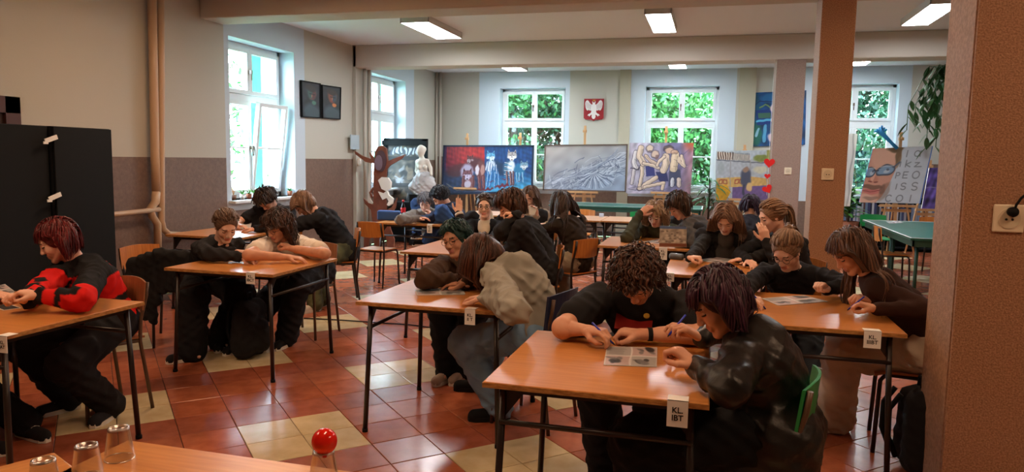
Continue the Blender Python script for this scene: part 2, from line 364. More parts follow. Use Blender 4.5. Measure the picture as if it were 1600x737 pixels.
# ceiling lamps
def lamp_mat(nm, L): return mat(nm, (.9, .9, .9), .5, emit=L)
def luminaire(x0, x1, y0, y1, near, label):
    root = empty('ceiling_lamp', ((x0+x1)/2, (y0+y1)/2, ZC), label=label, cat='ceiling lamp', group='ceiling lamps')
    w, l = (x1-x0)/2, (y1-y0)/2
    MB().b2((-w, -l, -.085), (-w+.012, l, 0)).b2((w-.012, -l, -.085), (w, l, 0)).b2((-w, -l, -.085), (w, -l+.012, 0)).b2((-w, l-.012, -.085), (w, l, 0)).b2((-w+.012, -l+.012, -.01), (w-.012, l-.012, 0)).build('housing', plain('lamp_housing', (190, 190, 186), .4), root)
    MB().b2((-w+.014, -l+.014, -.082), (w-.014, l-.014, -.074)).build('diffuser', lamp_mat('warm_diffuser', LAMP_NEAR) if near else lamp_mat('diffuser_far', LAMP_FAR), root)
    return root
for (x0, x1, lab) in ((-4.05, -3.65, 'left'), (-.88, -.56, 'middle'), (2.2, 2.52, 'right')):
    luminaire(x0, x1, 9.1, 10.42, False, 'bright %s ceiling lamp of the row between the two beams' % lab)
    luminaire(x0, x1, 13.1, 14.4, False, 'small distant %s ceiling lamp beyond the far beam' % lab)
    luminaire(x0, x1, 5.0, 6.3, True, 'warm %s ceiling lamp above the near tables' % lab)
    luminaire(x0, x1, 1.2, 2.5, True, 'warm %s ceiling lamp above the nearest table' % lab)
# wall fittings
def socket(c, s, name, label, plug=False, ax=None):
    r = empty(name, tuple(c), label=label, cat='socket'); 
    MB().b2((-s/2, -.012, -s/2), (s/2, 0, s/2)).build('plate', plain('ivory_plastic', (226, 214, 190), .4), r, bevel=.006)
    n = 24; ring = [(.36*s*cos(2*pi*i/n), .36*s*sin(2*pi*i/n)) for i in range(n)]
    MB().prism(ring, .012, .016, ax=((1, 0, 0), (0, 0, 1), (0, -1, 0))).build('cover', plain('ivory_plastic2', (210, 198, 172), .4), r)
    for sx in (-.1, .1): MB().ball((sx*s, -.017, -.03*s), .045*s, 8).build('pin_hole', M_INK, r)
    return r
q = AY(1575, 341, 3.6); sk = socket((q[0], 3.6, q[2]), .12, 'wall_socket', 'ivory double wall socket with a black plug on the nearest pillar')
pl = empty('power_plug', (q[0]+.005, 3.6-.02, q[2]+.03), label='black round plug and lead in the socket on the nearest pillar', cat='plug')
MB().lathe([(0, 0), (.02, 0), (.022, .02), (.016, .034), (0, .036)], n=16).build('plug_body', M_BLACK, pl).rotation_euler = (pi/2, 0, 0)
MB().tube([(0, -.025, .0), (.004, -.03, .03), (.02, -.03, .06), (.05, -.03, .09), (.12, -.03, .11)], .0055, 8).build('lead', M_BLACK, pl)
q = AY(1293, 272, 7.5); socket((q[0], 7.5, q[2]), .11, 'wall_socket', 'ivory wall socket on the middle pillar')
q = AY(1231, 267, 11.28); socket((q[0], 11.28, q[2]), .10, 'wall_socket', 'small ivory wall socket on the farthest pillar')
q = AX(554, 222, XL+.065); tag(MB().b2((XL+.06, q[1]-.15, q[2]-.12), (XL+.075, q[1]+.15, q[2]+.12)).build('notice_sheet', plain('pale_blue_sheet', (170, 186, 196), .6)), 'small pale sheet on the left wall above the dado beside the wooden tree', 'notice')
q = AX(563, 253, XL+.1); tag(MB().b2((XL+.06, q[1]-.04, q[2]-.06), (XL+.1, q[1]+.04, q[2]+.06)).build('bell_push', plain('ivory_plastic', (226, 214, 190), .4), bevel=.01), 'small white wall box below the pale sheet near the wooden tree', 'switch')
# cable over the floor
MB().tube([AZ(475, 497, .008), AZ(520, 499, .008), AZ(580, 503, .008), AZ(640, 507, .008), AZ(700, 515, .008)], .006, 6).build('floor_cable', M_BLACK, label='thin black cable lying across the floor tiles left of the middle table', cat='cable')
# ---------------------------------------------------------------- implicit surfaces
def vn(v): v = np.asarray(v, float); return v/(np.linalg.norm(v)+1e-12)
EDG = [(0, 1), (2, 3), (4, 5), (6, 7), (0, 2), (1, 3), (4, 6), (5, 7), (0, 4), (1, 5), (2, 6), (3, 7)]
CO = np.array([(i >> 0 & 1, i >> 1 & 1, i >> 2 & 1) for i in range(8)])
def sdf_mesh(prims, h, wr=0., wl=1., seed=0):
    """prims: ('c',a,b,ra,rb,k) capsule | ('e',c,axes3x3,radii,k) ellipsoid | same with 'C'/'E' = carve. Returns verts, quads."""
    lo = np.min([np.minimum(p[1], p[2])-max(p[3], p[4]) if p[0] == 'c' else np.array(p[1])-np.max(p[3]) for p in prims if p[0] in 'ce'], 0)-3*h-wr
    hi = np.max([np.maximum(p[1], p[2])+max(p[3], p[4]) if p[0] == 'c' else np.array(p[1])+np.max(p[3]) for p in prims if p[0] in 'ce'], 0)+3*h+wr
    n = np.ceil((hi-lo)/h).astype(int)+1
    f = np.full(n, .5, np.float32); X = [lo[i]+h*np.arange(n[i], dtype=np.float32) for i in range(3)]
    for p in prims:
        t = p[0].lower(); k = p[-1]; m = k+4*h
        if t == 'c': a, b = np.minimum(p[1], p[2])-max(p[3], p[4])-m, np.maximum(p[1], p[2])+max(p[3], p[4])+m
        else: a, b = np.array(p[1])-np.max(p[3])-m, np.array(p[1])+np.max(p[3])+m
        i0 = np.maximum(0, np.floor((a-lo)/h)).astype(int); i1 = np.minimum(n, np.ceil((b-lo)/h).astype(int)+1)
        if np.any(i1 <= i0): continue
        sl = tuple(slice(i0[i], i1[i]) for i in range(3))
        gx = X[0][sl[0]][:, None, None]; gy = X[1][sl[1]][None, :, None]; gz = X[2][sl[2]][None, None, :]
        if t == 'c':
            A = np.asarray(p[1], float); d = np.asarray(p[2], float)-A; L = max(d@d, 1e-9)
            s = np.clip(((gx-A[0])*d[0]+(gy-A[1])*d[1]+(gz-A[2])*d[2])/L, 0, 1)
            D = np.sqrt((gx-A[0]-s*d[0])**2+(gy-A[1]-s*d[1])**2+(gz-A[2]-s*d[2])**2)-(p[3]+(p[4]-p[3])*s)
        else:
            c, ax, r = p[1], p[2], p[3]; qx, qy, qz = gx-c[0], gy-c[1], gz-c[2]; k0 = 0; k1 = 0
            for j in range(3):
                v = qx*ax[j][0]+qy*ax[j][1]+qz*ax[j][2]; k0 = k0+(v/r[j])**2; k1 = k1+(v/r[j]**2)**2
            k0 = np.sqrt(k0); k1 = np.sqrt(k1)+1e-6; D = k0*(k0-1)/k1
        g = f[sl]
        if p[0] in 'ce':
            hh = np.maximum(k-np.abs(g-D), 0)/max(k, 1e-6); f[sl] = np.minimum(g, D)-hh*hh*k*.25
        else:
            D = -D; hh = np.maximum(k-np.abs(g-D), 0)/max(k, 1e-6); f[sl] = np.maximum(g, D)+hh*hh*k*.25
    if wr:
        gx = X[0][:, None, None]*wl; gy = X[1][None, :, None]*wl; gz = X[2][None, None, :]*wl; s0 = seed*1.7
        rg = lambda v: (1-np.abs(np.sin(v)))
        w = 1.3*rg(30*gx+26*gz+1.8*np.sin(17*gy+11*gz+s0)+s0)+1.2*rg(25*gy-29*gz+1.7*np.sin(19*gx-14*gz+s0)+2*s0)+.7*rg(52*gz+20*gx-18*gy+1.4*np.sin(28*gy+s0))
        w = 1.1-w
        f += (wr*.5*w).astype(np.float32)
    s = f < 0
    c8 = [s[CO[i][0]:n[0]-1+CO[i][0], CO[i][1]:n[1]-1+CO[i][1], CO[i][2]:n[2]-1+CO[i][2]] for i in range(8)]
    cnt = sum(c.astype(np.int8) for c in c8); act = (cnt > 0) & (cnt < 8)
    idx = np.argwhere(act); m = len(idx); lut = np.full(act.shape, -1, np.int32); lut[act] = np.arange(m)
    P = np.zeros((m, 3)); N = np.zeros(m)
    val = [f[idx[:, 0]+CO[i][0], idx[:, 1]+CO[i][1], idx[:, 2]+CO[i][2]] for i in range(8)]
    for a, b in EDG:
        fa, fb = val[a], val[b]; cr = (fa < 0) != (fb < 0); t = np.where(cr, fa/(fa-fb+1e-12), 0)
        P += np.where(cr[:, None], CO[a]+(CO[b]-CO[a])*t[:, None], 0); N += cr
    V = (idx+P/N[:, None])*h+lo
    Q = []
    for d in range(3):
        o1, o2 = (d+1) % 3, (d+2) % 3; st = [slice(0, n[i]-1) if i == d else slice(1, n[i]-1) for i in range(3)]
        s0 = s[tuple(st)]; st2 = list(st); st2[d] = slice(1, n[d]); s1 = s[tuple(st2)]
        e = np.argwhere(s0 != s1); inn = s0[tuple(e.T)]
        base = e.copy(); base[:, o1] += 1; base[:, o2] += 1
        def cell(du, dv):
            c = base.copy(); c[:, o1] -= du; c[:, o2] -= dv; return lut[c[:, 0], c[:, 1], c[:, 2]]
        q = np.stack([cell(1, 1), cell(0, 1), cell(0, 0), cell(1, 0)], 1); q[~inn] = q[~inn][:, ::-1]; Q.append(q)
    Q = np.concatenate(Q); return V, Q[(Q >= 0).all(1)]
def merge(parts):
    V = []; Q = []; M = []; n = 0
    for v, q, m in parts:
        V.append(v); Q.append(q+n); M.append(np.full(len(q), m) if np.isscalar(m) else m); n += len(v)
    return np.concatenate(V), np.concatenate(Q), np.concatenate(M)
def ik(S_, W, a, b, mode):
    S_ = np.array(S_, float); W = np.array(W, float); d = W-S_; L = np.linalg.norm(d)
    if L > (a+b)*.995: k = L/(a+b)/.995; a *= k; b *= k
    if L < abs(a-b)*1.02+.02: L = abs(a-b)*1.02+.02
    nd = vn(d); t = (a*a-b*b+L*L)/(2*L); r = sqrt(max(a*a-t*t, 1e-8)); c = S_+nd*t
    if mode[0] == 'p':
        v = np.array(mode[1], float); v = vn(v-nd*(v@nd)); return c+v*r
    u = vn(np.cross(nd, (0, 0, 1.) if abs(nd[2]) < .95 else (1., 0, 0))); w = np.cross(nd, u); best = None
    side = np.array(mode[2], float)
    for i in range(72):
        p = c+(u*cos(i*pi/36)+w*sin(i*pi/36))*r; sc = abs(p[2]-mode[1])*3-(p-c)@side*1.0
        if best is None or sc < best[0]: best = (sc, p)
    return best[1]
# ---------------------------------------------------------------- people
HAIR_M = {}
def hair_mat(a, b):
    k = (a, b)
    if k not in HAIR_M: ds = (lambda c: tuple((.72*v+.28*sum(lin(c))/3)*.85 for v in lin(c))) if b[2] > 45 and b[1] > b[2] else lin; HAIR_M[k] = mat('hair_%d' % len(HAIR_M), ds(a), .42, col2=ds(b), attr='hv', spec=.4)
    return HAIR_M[k]
SKIN = [mat('skin_%d' % i, lin(c), .5, col2=lin(d), scale=14, bump=.04, bscale=200, spec=.35) for i, (c, d) in enumerate([((230, 184, 160), (220, 164, 140)), ((218, 166, 138), (206, 148, 120)), ((236, 198, 178), (226, 178, 158))])]
M_LIP = plain('lips', (206, 134, 124), .45); M_EYEW = plain('eye_white', (220, 214, 208), .2); M_DARK = plain('dark_brow', (58, 40, 32), .7)
def cloth(rgb, rough=.9, d=.85, **k):
    nm = 'cloth_%d_%d_%d' % rgb
    return mat(nm, lin(rgb), rough, col2=tuple(v*d for v in lin(rgb)), scale=6, bump=.25, bscale=350, sheen=.0, spec=.25, **k)
def build_hand(W, d, n, left, pose, h, sc=1.):
    """W wrist, d finger direction, n palm normal (the way the palm looks)"""
    d = vn(d); n = vn(np.array(n, float)-d*(np.array(n, float)@d)); t = np.cross(d, n)*(1 if left else -1)  # t: toward the thumb
    cur = {'flat': .12, 'rest': .38, 'pen': .85, 'fist': 1.35, 'point': .3, 'up': .05}[pose]
    pr = []; base = W+d*.0
    offs = [.028, .009, -.011, -.029]; mc = [.088, .091, .086, .078]; fl = [.072, .08, .074, .058]; rr = [.0092, .0096, .0092, .008]
    for i in range(4):
        k0 = W+t*offs[i]*.55*sc; k1 = W+(d*mc[i]+t*offs[i])*sc; pr.append(('c', k0+d*.01, k1-d*.006, .0165*sc, .0125*sc, .012))
        a = 0.; p = k1; dirn = d; c = cur*(1+.12*(i-1)) if pose != 'point' or i > 0 else .05
        if pose == 'pen' and i == 0: c = .55
        for j, fr in enumerate((.45, .32, .25)):
            a += c*(.8 if j == 0 else 1); q = p+(d*cos(a)+n*sin(a)+t*offs[i]*(.6 if pose in ('flat', 'up') else -.3))*fl[i]*fr*sc
            r0 = rr[i]*(1-.1*j)*sc; pr.append(('c', p, q, r0*1.03, r0*.9, .004)); p = q
    tb = W+(d*.022+t*.024+n*.004)*sc
    if pose in ('fist', 'pen'): t1 = tb+vn(d*.85+t*.55+n*.55)*.042*sc; t2 = t1+vn(d*.8-t*.35+n*.55)*.03*sc; t3 = t2+vn(d*.5-t*.8+n*.2)*.024*sc
    else: t1 = tb+vn(d*.8+t*.75+n*.25)*.042*sc; t2 = t1+vn(d*.95+t*.4+n*.2)*.03*sc; t3 = t2+vn(d*1+t*.15+n*.1)*.025*sc
    pr += [('c', W+t*.008, tb, .018*sc, .017*sc, .01), ('c', tb, t1, .0155*sc, .012*sc, .008), ('c', t1, t2, .0115*sc, .0105*sc, .004), ('c', t2, t3, .0105*sc, .0085*sc, .004)]
    return pr, (t, n, W+(d*.10+n*.03)*sc)
def person(label, H, face, look, L, R, feet=None, top=None, legs=None, hair=None, group=None, s=1., w=1., skin=0, near=True, pel=None, seat=.46,
           glasses=None, extra=None, eyes=False, back=.05, drop=.075, knees=None, shoe=None, hs=1.0):
    A = radians(face); f3 = np.array((cos(A), sin(A), 0)); l3 = np.array((-sin(A), cos(A), 0)); up = np.array((0, 0, 1.))
    H = np.array(H, float); ly, lp = radians(look[0]), radians(look[1]); lr = radians(look[2] if len(look) > 2 else 0)
    hf = np.array((cos(lp)*cos(ly), cos(lp)*sin(ly), -sin(lp))); hl = np.array((-sin(ly), cos(ly), 0)); hu = np.cross(hf, hl)
    hl, hu = hl*cos(lr)+hu*sin(lr), hu*cos(lr)-hl*sin(lr)
    N = H-hu*.10*s-hf*.035*s-up*drop*s-f3*.025
    Ls = .47*s; pz = seat+.095
    if pel is None:
        lean = sqrt(max(Ls**2-(N[2]-pz)**2, .0004)); Pv = np.array((N[0]-f3[0]*lean, N[1]-f3[1]*lean, pz))
    else: Pv = np.array((pel[0], pel[1], pz))
    ut = vn(N-Pv); ctrl = (N+Pv)/2-f3*back+up*.02
    bz = lambda t: (1-t)**2*Pv+2*t*(1-t)*ctrl+t*t*N
    st = vn(np.cross(ut, f3)); 
    lat = l3
    SH = {1: N-ut*.055*s+lat*.165*s*w+f3*.01, -1: N-ut*.055*s-lat*.165*s*w+f3*.01}
    arms = {}
    for sd, a in ((1, L), (-1, R)):
        if a is None: a = dict(w=SH[sd]-up*.42+f3*.12, m=('p', -f3), n=-lat*sd)
        Wp = np.array(a['w'], float)
        md = a.get('m', ('z', .815, lat*sd*.5-f3*.2)); E = ik(SH[sd], Wp, .275*s, .25*s, md) if 'e' not in a else np.array(a['e'], float)
        dr = np.array(a['d'], float) if 'd' in a else vn(Wp-E)
        arms[sd] = (SH[sd], E, Wp, dr, np.array(a.get('n', (0, 0, -1)), float), a.get('p', 'rest'))
    # legs
    if feet is None: feet = [Pv+f3*.42+lat*.13, Pv+f3*.38-lat*.13]
    lg = {}
    for sd, Fp in ((1, feet[0]), (-1, feet[1])):
        hip = Pv+lat*sd*.095*w-up*.0; ank = np.array((Fp[0], Fp[1], .09 if len(Fp) < 3 or Fp[2] < .05 else Fp[2]))
        kn = ik(hip, ank, .43*s, .41*s, ('p', up*1.0+f3*.8+lat*sd*.25))
        lg[sd] = (hip, kn, ank)
    hB = .015; org = np.array((Pv[0], Pv[1], 0.))
    g = 1+.9*(w-1)
    body = [('c', Pv-lat*.06, Pv+lat*.06, .105*g, .105*g, .03), ('c', Pv, bz(.5), .105*g, .10*g, .04), ('c', bz(.5), bz(.85), .105*g, .095*g, .04),
            ('c', bz(.72)-lat*.06, bz(.72)+lat*.06, .09*g, .09*g, .04), ('c', SH[1], SH[-1], .05, .05, .04), ('c', bz(.92), N+up*.0, .06, .055, .03)]
    for sd in (1, -1):
        a = arms[sd]; body += [('c', a[0], a[1], .05*g, .037*g, .02), ('c', a[1], a[2], .037*g, .025, .01)]
        k = lg[sd]; body += [('c', k[0], k[1], .08*g, .056, .03), ('c', k[1], k[2], .052, .031, .02), ('c', k[2]-up*.03, k[2]-up*.045+vn((k[2]-k[1])*np.array((1, 1, 0))+f3*.6)*.10, .026, .018, .01)]
    bv, bq = sdf_mesh(body, hB)
    parts = [(bv, bq, 0)]
    # head
    hh = .0055 if near else .008; X = (hf, hl, hu); sc = s*hs
    def hp(f, l, u): return H+(hf*f+hl*l+hu*u)*sc
    hd = [('e', hp(-.012, 0, .03), X, (.094*sc, .074*sc, .086*sc), .02), ('e', hp(.022, 0, -.03), X, (.064*sc, .056*sc, .076*sc), .03),
          ('c', hp(.0, .048, -.055), hp(.062, .016, -.098), .02*sc, .018*sc, .02), ('c', hp(.0, -.048, -.055), hp(.062, -.016, -.098), .02*sc, .018*sc, .02), ('e', hp(.066, 0, -.100), X, (.02*sc, .022*sc, .016*sc), .012),
          ('e', hp(.052, .036, -.03), X, (.026*sc, .022*sc, .026*sc), .02), ('e', hp(.052, -.036, -.03), X, (.026*sc, .022*sc, .026*sc), .02),
          ('c', hp(.074, .034, .023), hp(.079, -.034, .023), .012*sc, .012*sc, .02),
          ('E', hp(.098, .032, .003), X, (.02*sc, .019*sc, .013*sc), .014), ('E', hp(.098, -.032, .003), X, (.02*sc, .019*sc, .013*sc), .014),
          ('c', hp(.082, 0, .008), hp(.102, 0, -.03), .0085*sc, .0115*sc, .014), ('e', hp(.096, .012, -.034), X, (.010*sc, .008*sc, .007*sc), .006), ('e', hp(.096, -.012, -.034), X, (.010*sc, .008*sc, .007*sc), .006),
          ('c', hp(.079, .018, -.059), hp(.079, -.018, -.059), .0075*sc, .0075*sc, .008), ('c', hp(.086, .0, -.057), hp(.086, -.0, -.057), .007*sc, .007*sc, .008), ('c', hp(.080, .013, -.071), hp(.080, -.013, -.071), .009*sc, .009*sc, .008),
          ('C', hp(.097, .02, -.0645), hp(.097, -.02, -.0645), .0025, .0025, .004),
          ('c', hp(-.02, 0, -.05), N-ut*.03, .052*sc, .056*sc, .02)]
    for sg in (1, -1):
        hd += [('e', hp(-.004, .074*sg, -.004), (vn(hf+hl*sg*.35), vn(hl*sg-hf*.35), hu), (.019*sc, .0075*sc, .031*sc), .006), ('E', hp(.0, .083*sg, .0), X, (.010*sc, .007*sc, .018*sc), .004)]
    v, q = sdf_mesh(hd, hh); c = v[q].mean(1)-H; cl = np.stack([c@hf, c@hl, c@hu], 1)/sc
    mi = np.zeros(len(q), int); mi[(cl[:, 0] > .078) & (np.abs(cl[:, 1]) < .021) & (cl[:, 2] < -.053) & (cl[:, 2] > -.078)] = 1
    mi[(cl[:, 0] > .072) & (np.abs(np.abs(cl[:, 1])-.034) < .019) & (np.abs(cl[:, 2]-.0265+.12*np.abs(np.abs(cl[:, 1])-.03)) < .0035)] = 3
    parts.append((v, q, mi))
    ev = MB()
    for sg in (1, -1): ev.ball(hp(.071, .0315*sg, .003), .0155*sc, 12, ax=X)
    V = np.array(ev.V); 
    tri = np.array([(f[0], f[1], f[2], f[3]) for f in ev.F]); c = V[tri].mean(1)-H; cl = np.stack([c@hf, c@hl, c@hu], 1)/sc
    mi = np.zeros(len(tri), int); lowb = -.004; top_ = .006 if eyes else -.001
    zz = cl[:, 2]-.003
    if eyes: mi[(zz < .006) & (zz > -.007)] = 2; mi[(zz < .006) & (zz > -.007) & (np.abs(np.abs(cl[:, 1])-.0315) < .0062)] = 3
    else: mi[(zz < -.0015) & (zz > -.008)] = 3
    parts.append((V, tri, mi))
    hm = .0042 if near else .0065; info = {}
    for sd in (1, -1):
        a = arms[sd]; pr, inf = build_hand(a[2], a[3], a[4], sd == 1, a[5], hm, s*.97); info[sd] = inf
        fa = vn(a[1]-a[2]); pr.append(('c', a[2], a[2]+fa*.1, .0225*s, .030*s, .012))
        if (top or {}).get('sleeve', 'long') != 'long': pr.append(('c', a[2]+fa*.08, a[1], .03*s, .039*s*g, .01)); pr.append(('c', a[1], a[1]+(a[0]-a[1])*.5, .039*s*g, .046*g, .01))
        vv, qq = sdf_mesh(pr, hm); parts.append((vv, qq, 0))
    V, Q, M = merge(parts)
    o = np_mesh('person', V-org, Q, [SKIN[skin], M_LIP, M_EYEW, M_DARK], midx=M, loc=org)
    tag(o, label, 'person', group)
    # clothes
    T = dict(col=(40, 40, 42), bag=.016, sleeve='long', name='shirt', wr=.016, mat=None, hood=False, hem=.0, collar=0, under=None, cuff=None); T.update(top or {})
    b = T['bag']; hc = .0095 if near else .0125
    tp = [('c', Pv-lat*.065+up*.0, Pv+lat*.065, .100*g+b, .100*g+b, .03), ('c', Pv, bz(.5), .100*g+b, .095*g+b, .05), ('c', bz(.5), bz(.85), .096*g+b, .086*g+b, .05),
          ('c', bz(.7)-lat*.065, bz(.7)+lat*.065, .082*g+b, .082*g+b, .04), ('c', SH[1], SH[-1], .044+b*.7, .044+b*.7, .05), ('c', bz(.94), N-ut*.005, .064+b*.3, .058+b*.2, .02)]
    for sd in (1, -1):
        a = arms[sd]
        if T['sleeve'] == 'long': tp += [('c', a[0], a[1], .047*g+b*.75, .040*g+b*.7, .025), ('c', a[1], a[2]-vn(a[2]-a[1])*.005, .040*g+b*.6, .027+b*.4, .015)]
        elif T['sleeve'] == 'short': tp += [('c', a[0], a[0]+(a[1]-a[0])*.66, .052*g+b*.8, .050*g+b*.8, .02)]
    if T['hood']: tp += [('c', N-f3*.08-lat*.07+up*.01, N-f3*.08+lat*.07+up*.01, .06, .06, .012), ('c', N-f3*.12-ut*.02, N-f3*.15-ut*.13, .075, .05, .012), ('c', N+lat*.07-f3*.05, N+lat*.055+f3*.06-up*.03, .035, .028, .015), ('c', N-lat*.07-f3*.05, N-lat*.055+f3*.06-up*.03, .035, .028, .015)]
    if T['collar']: tp += [('c', N-lat*.06-f3*.04+up*.01, N+lat*.06-f3*.04+up*.01, .03, .03, .01), ('c', N-lat*.06-f3*.04+up*.01, N-lat*.04+f3*.06-up*.04, .026, .022, .01), ('c', N+lat*.06-f3*.04+up*.01, N+lat*.04+f3*.06-up*.04, .026, .022, .01)]
    if T['hem']:
        for sg in (-1, 1): tp += [('c', Pv+lat*.08*sg-f3*.06, Pv+lat*.15*sg-f3*.10-up*T['hem'], .10+b, .07, .05), ('c', Pv+lat*.09*sg, Pv+lat*.17*sg+f3*.12-up*T['hem']*.8, .10+b, .06, .05)]
    v, q = sdf_mesh(tp, hc, wr=T['wr'], seed=len(label))
    at = {}
    if T.get('paint'):
        q_ = v-N; pf = T['paint'](q_@f3, q_@lat, q_@ut, v, arms); at = {'rb': (pf, 'FLOAT')}
    np_mesh(T['name'], v-org, q, T['mat'] or cloth(T['col']), o, attrs=at)
    if T['under']:   # a visible garment front: a waistcoat / t-shirt under the jacket
        ff = vn(f3+0*up); v, q = sdf_mesh([('e', bz(.6)+f3*(.085*g+b), (f3, lat, ut), (.06, .095, .22), .01), ('e', bz(.9)+f3*.07, (f3, lat, ut), (.06, .07, .07), .03)], hc, wr=.004); np_mesh('undershirt', v-org, q, cloth(T['under']), o)
    if T['cuff']:
        m2 = MB()
        for sd in (1, -1):
            a = arms[sd]; dd = vn(a[2]-a[1]); m2.tube([a[2]-dd*.03-org, a[2]-dd*.004-org], [.033+b*.5, .033+b*.5], 12)
        m2.build('cuff', cloth(T['cuff']), o)
    Lg = dict(col=(34, 34, 38), bag=.02, wr=.014, mat=None, name='trousers', flare=0.); Lg.update(legs or {}); b = Lg['bag']
    tr = [('c', Pv-lat*.07-up*.01, Pv+lat*.07-up*.01, .108*g, .108*g, .03)]
    for sd in (1, -1):
        k = lg[sd]; tr += [('c', k[0], k[1], .088*g+b*.6, .062+b, .04), ('c', k[1], k[2]-up*.012, .058+b, .045+b+Lg['flare'], .03)]
    v, q = sdf_mesh(tr, hc*1.1, wr=Lg['wr'], seed=3); np_mesh(Lg['name'], v-org, q, Lg['mat'] or cloth(Lg['col']), o)
    SHc = dict(col=(28, 28, 30), sole=(220, 216, 206), dirs=None); SHc.update(shoe or {})
    for i, sd in enumerate((1, -1)):
        k = lg[sd]; fd = vn((k[2]-k[1])*np.array((1, 1, 0.))*.6+f3*.5+lat*sd*.08) if not SHc['dirs'] else vn((cos(radians(SHc['dirs'][i])), sin(radians(SHc['dirs'][i])), 0))
        a = k[2]; sdv = np.cross(up, fd); h0 = a[2]-.09
        v, q = sdf_mesh([('c', a-up*.0, a-up*.04-fd*.02, .045, .042, .02), ('c', a-up*.045-fd*.03, a-up*.055+fd*.15, .038, .034, .02), ('c', a-up*.062-fd*.025-sdv*.008, a-up*.064+fd*.155, .032, .034, .015)], .008)
        v[:, 2] = np.maximum(v[:, 2], h0+.012); sh = np_mesh('shoe', v-org, q, cloth(SHc['col']), o)
        m2 = MB(); oc = [(-.07+.0, 0), (-.055, .033), (0, .036), (.09, .041), (.15, .036), (.186, .018), (.19, -.012), (.16, -.034), (.09, -.036), (0, -.033), (-.055, -.03)]
        m2.prism(oc, h0+.001, h0+.026, ax=(fd, sdv, up), org=(a[0]-org[0], a[1]-org[1], 0)); m2.build('sole', cloth(SHc['sole']), sh)
        if near:
            m2 = MB()
            for j in range(4): c0 = a-org+fd*(.035+.022*j)-up*(.008+.0075*j); m2.tube([c0-sdv*.02, c0+up*.006, c0+sdv*.02+fd*.008], .0035, 5)
            m2.build('laces', cloth(SHc['sole']), sh)
    # hair
    hr = dict(style='loose', len=.3, a=(60, 40, 28), b=(100, 70, 46), n=900 if near else 380, curl=0., r=.0045 if near else .006, part=0., bang=0., vol=.012, gather=None, zmin=None, cap=1.0, ff=.025)
    hr.update(hair or {}); hair_build(o, org, H, X, sc, hr, N, ut, bz, SH, g)
    if glasses:
        m2 = MB(); P = lambda f, l, u: hp(f, l, u)-org
        for sg in (1, -1):
            ring = [P(.098-.006*abs(cos(t)), .033*sg+.024*cos(t), .001+.019*sin(t)) for t in [2*pi*i/14 for i in range(15)]]
            m2.tube(ring, .0016 if near else .0025, 5, cap=False); m2.tube([P(.090, .057*sg, .006), P(.04, .078*sg, .006), P(-.01, .080*sg, .002)], .0016, 5)
        m2.tube([P(.099, .010, .004), P(.102, 0, .007), P(.099, -.010, .004)], .0016, 5)
        m2.build('glasses', glasses if not isinstance(glasses, tuple) else plain('glasses_metal', glasses, .3), o)
    if extra: extra(o, org, hp, arms, info, N, bz, f3, lat, up, Pv, SH)
    return dict(o=o, P=Pv, f=f3, l=lat, arms=arms, info=info, N=N, H=H, lg=lg)
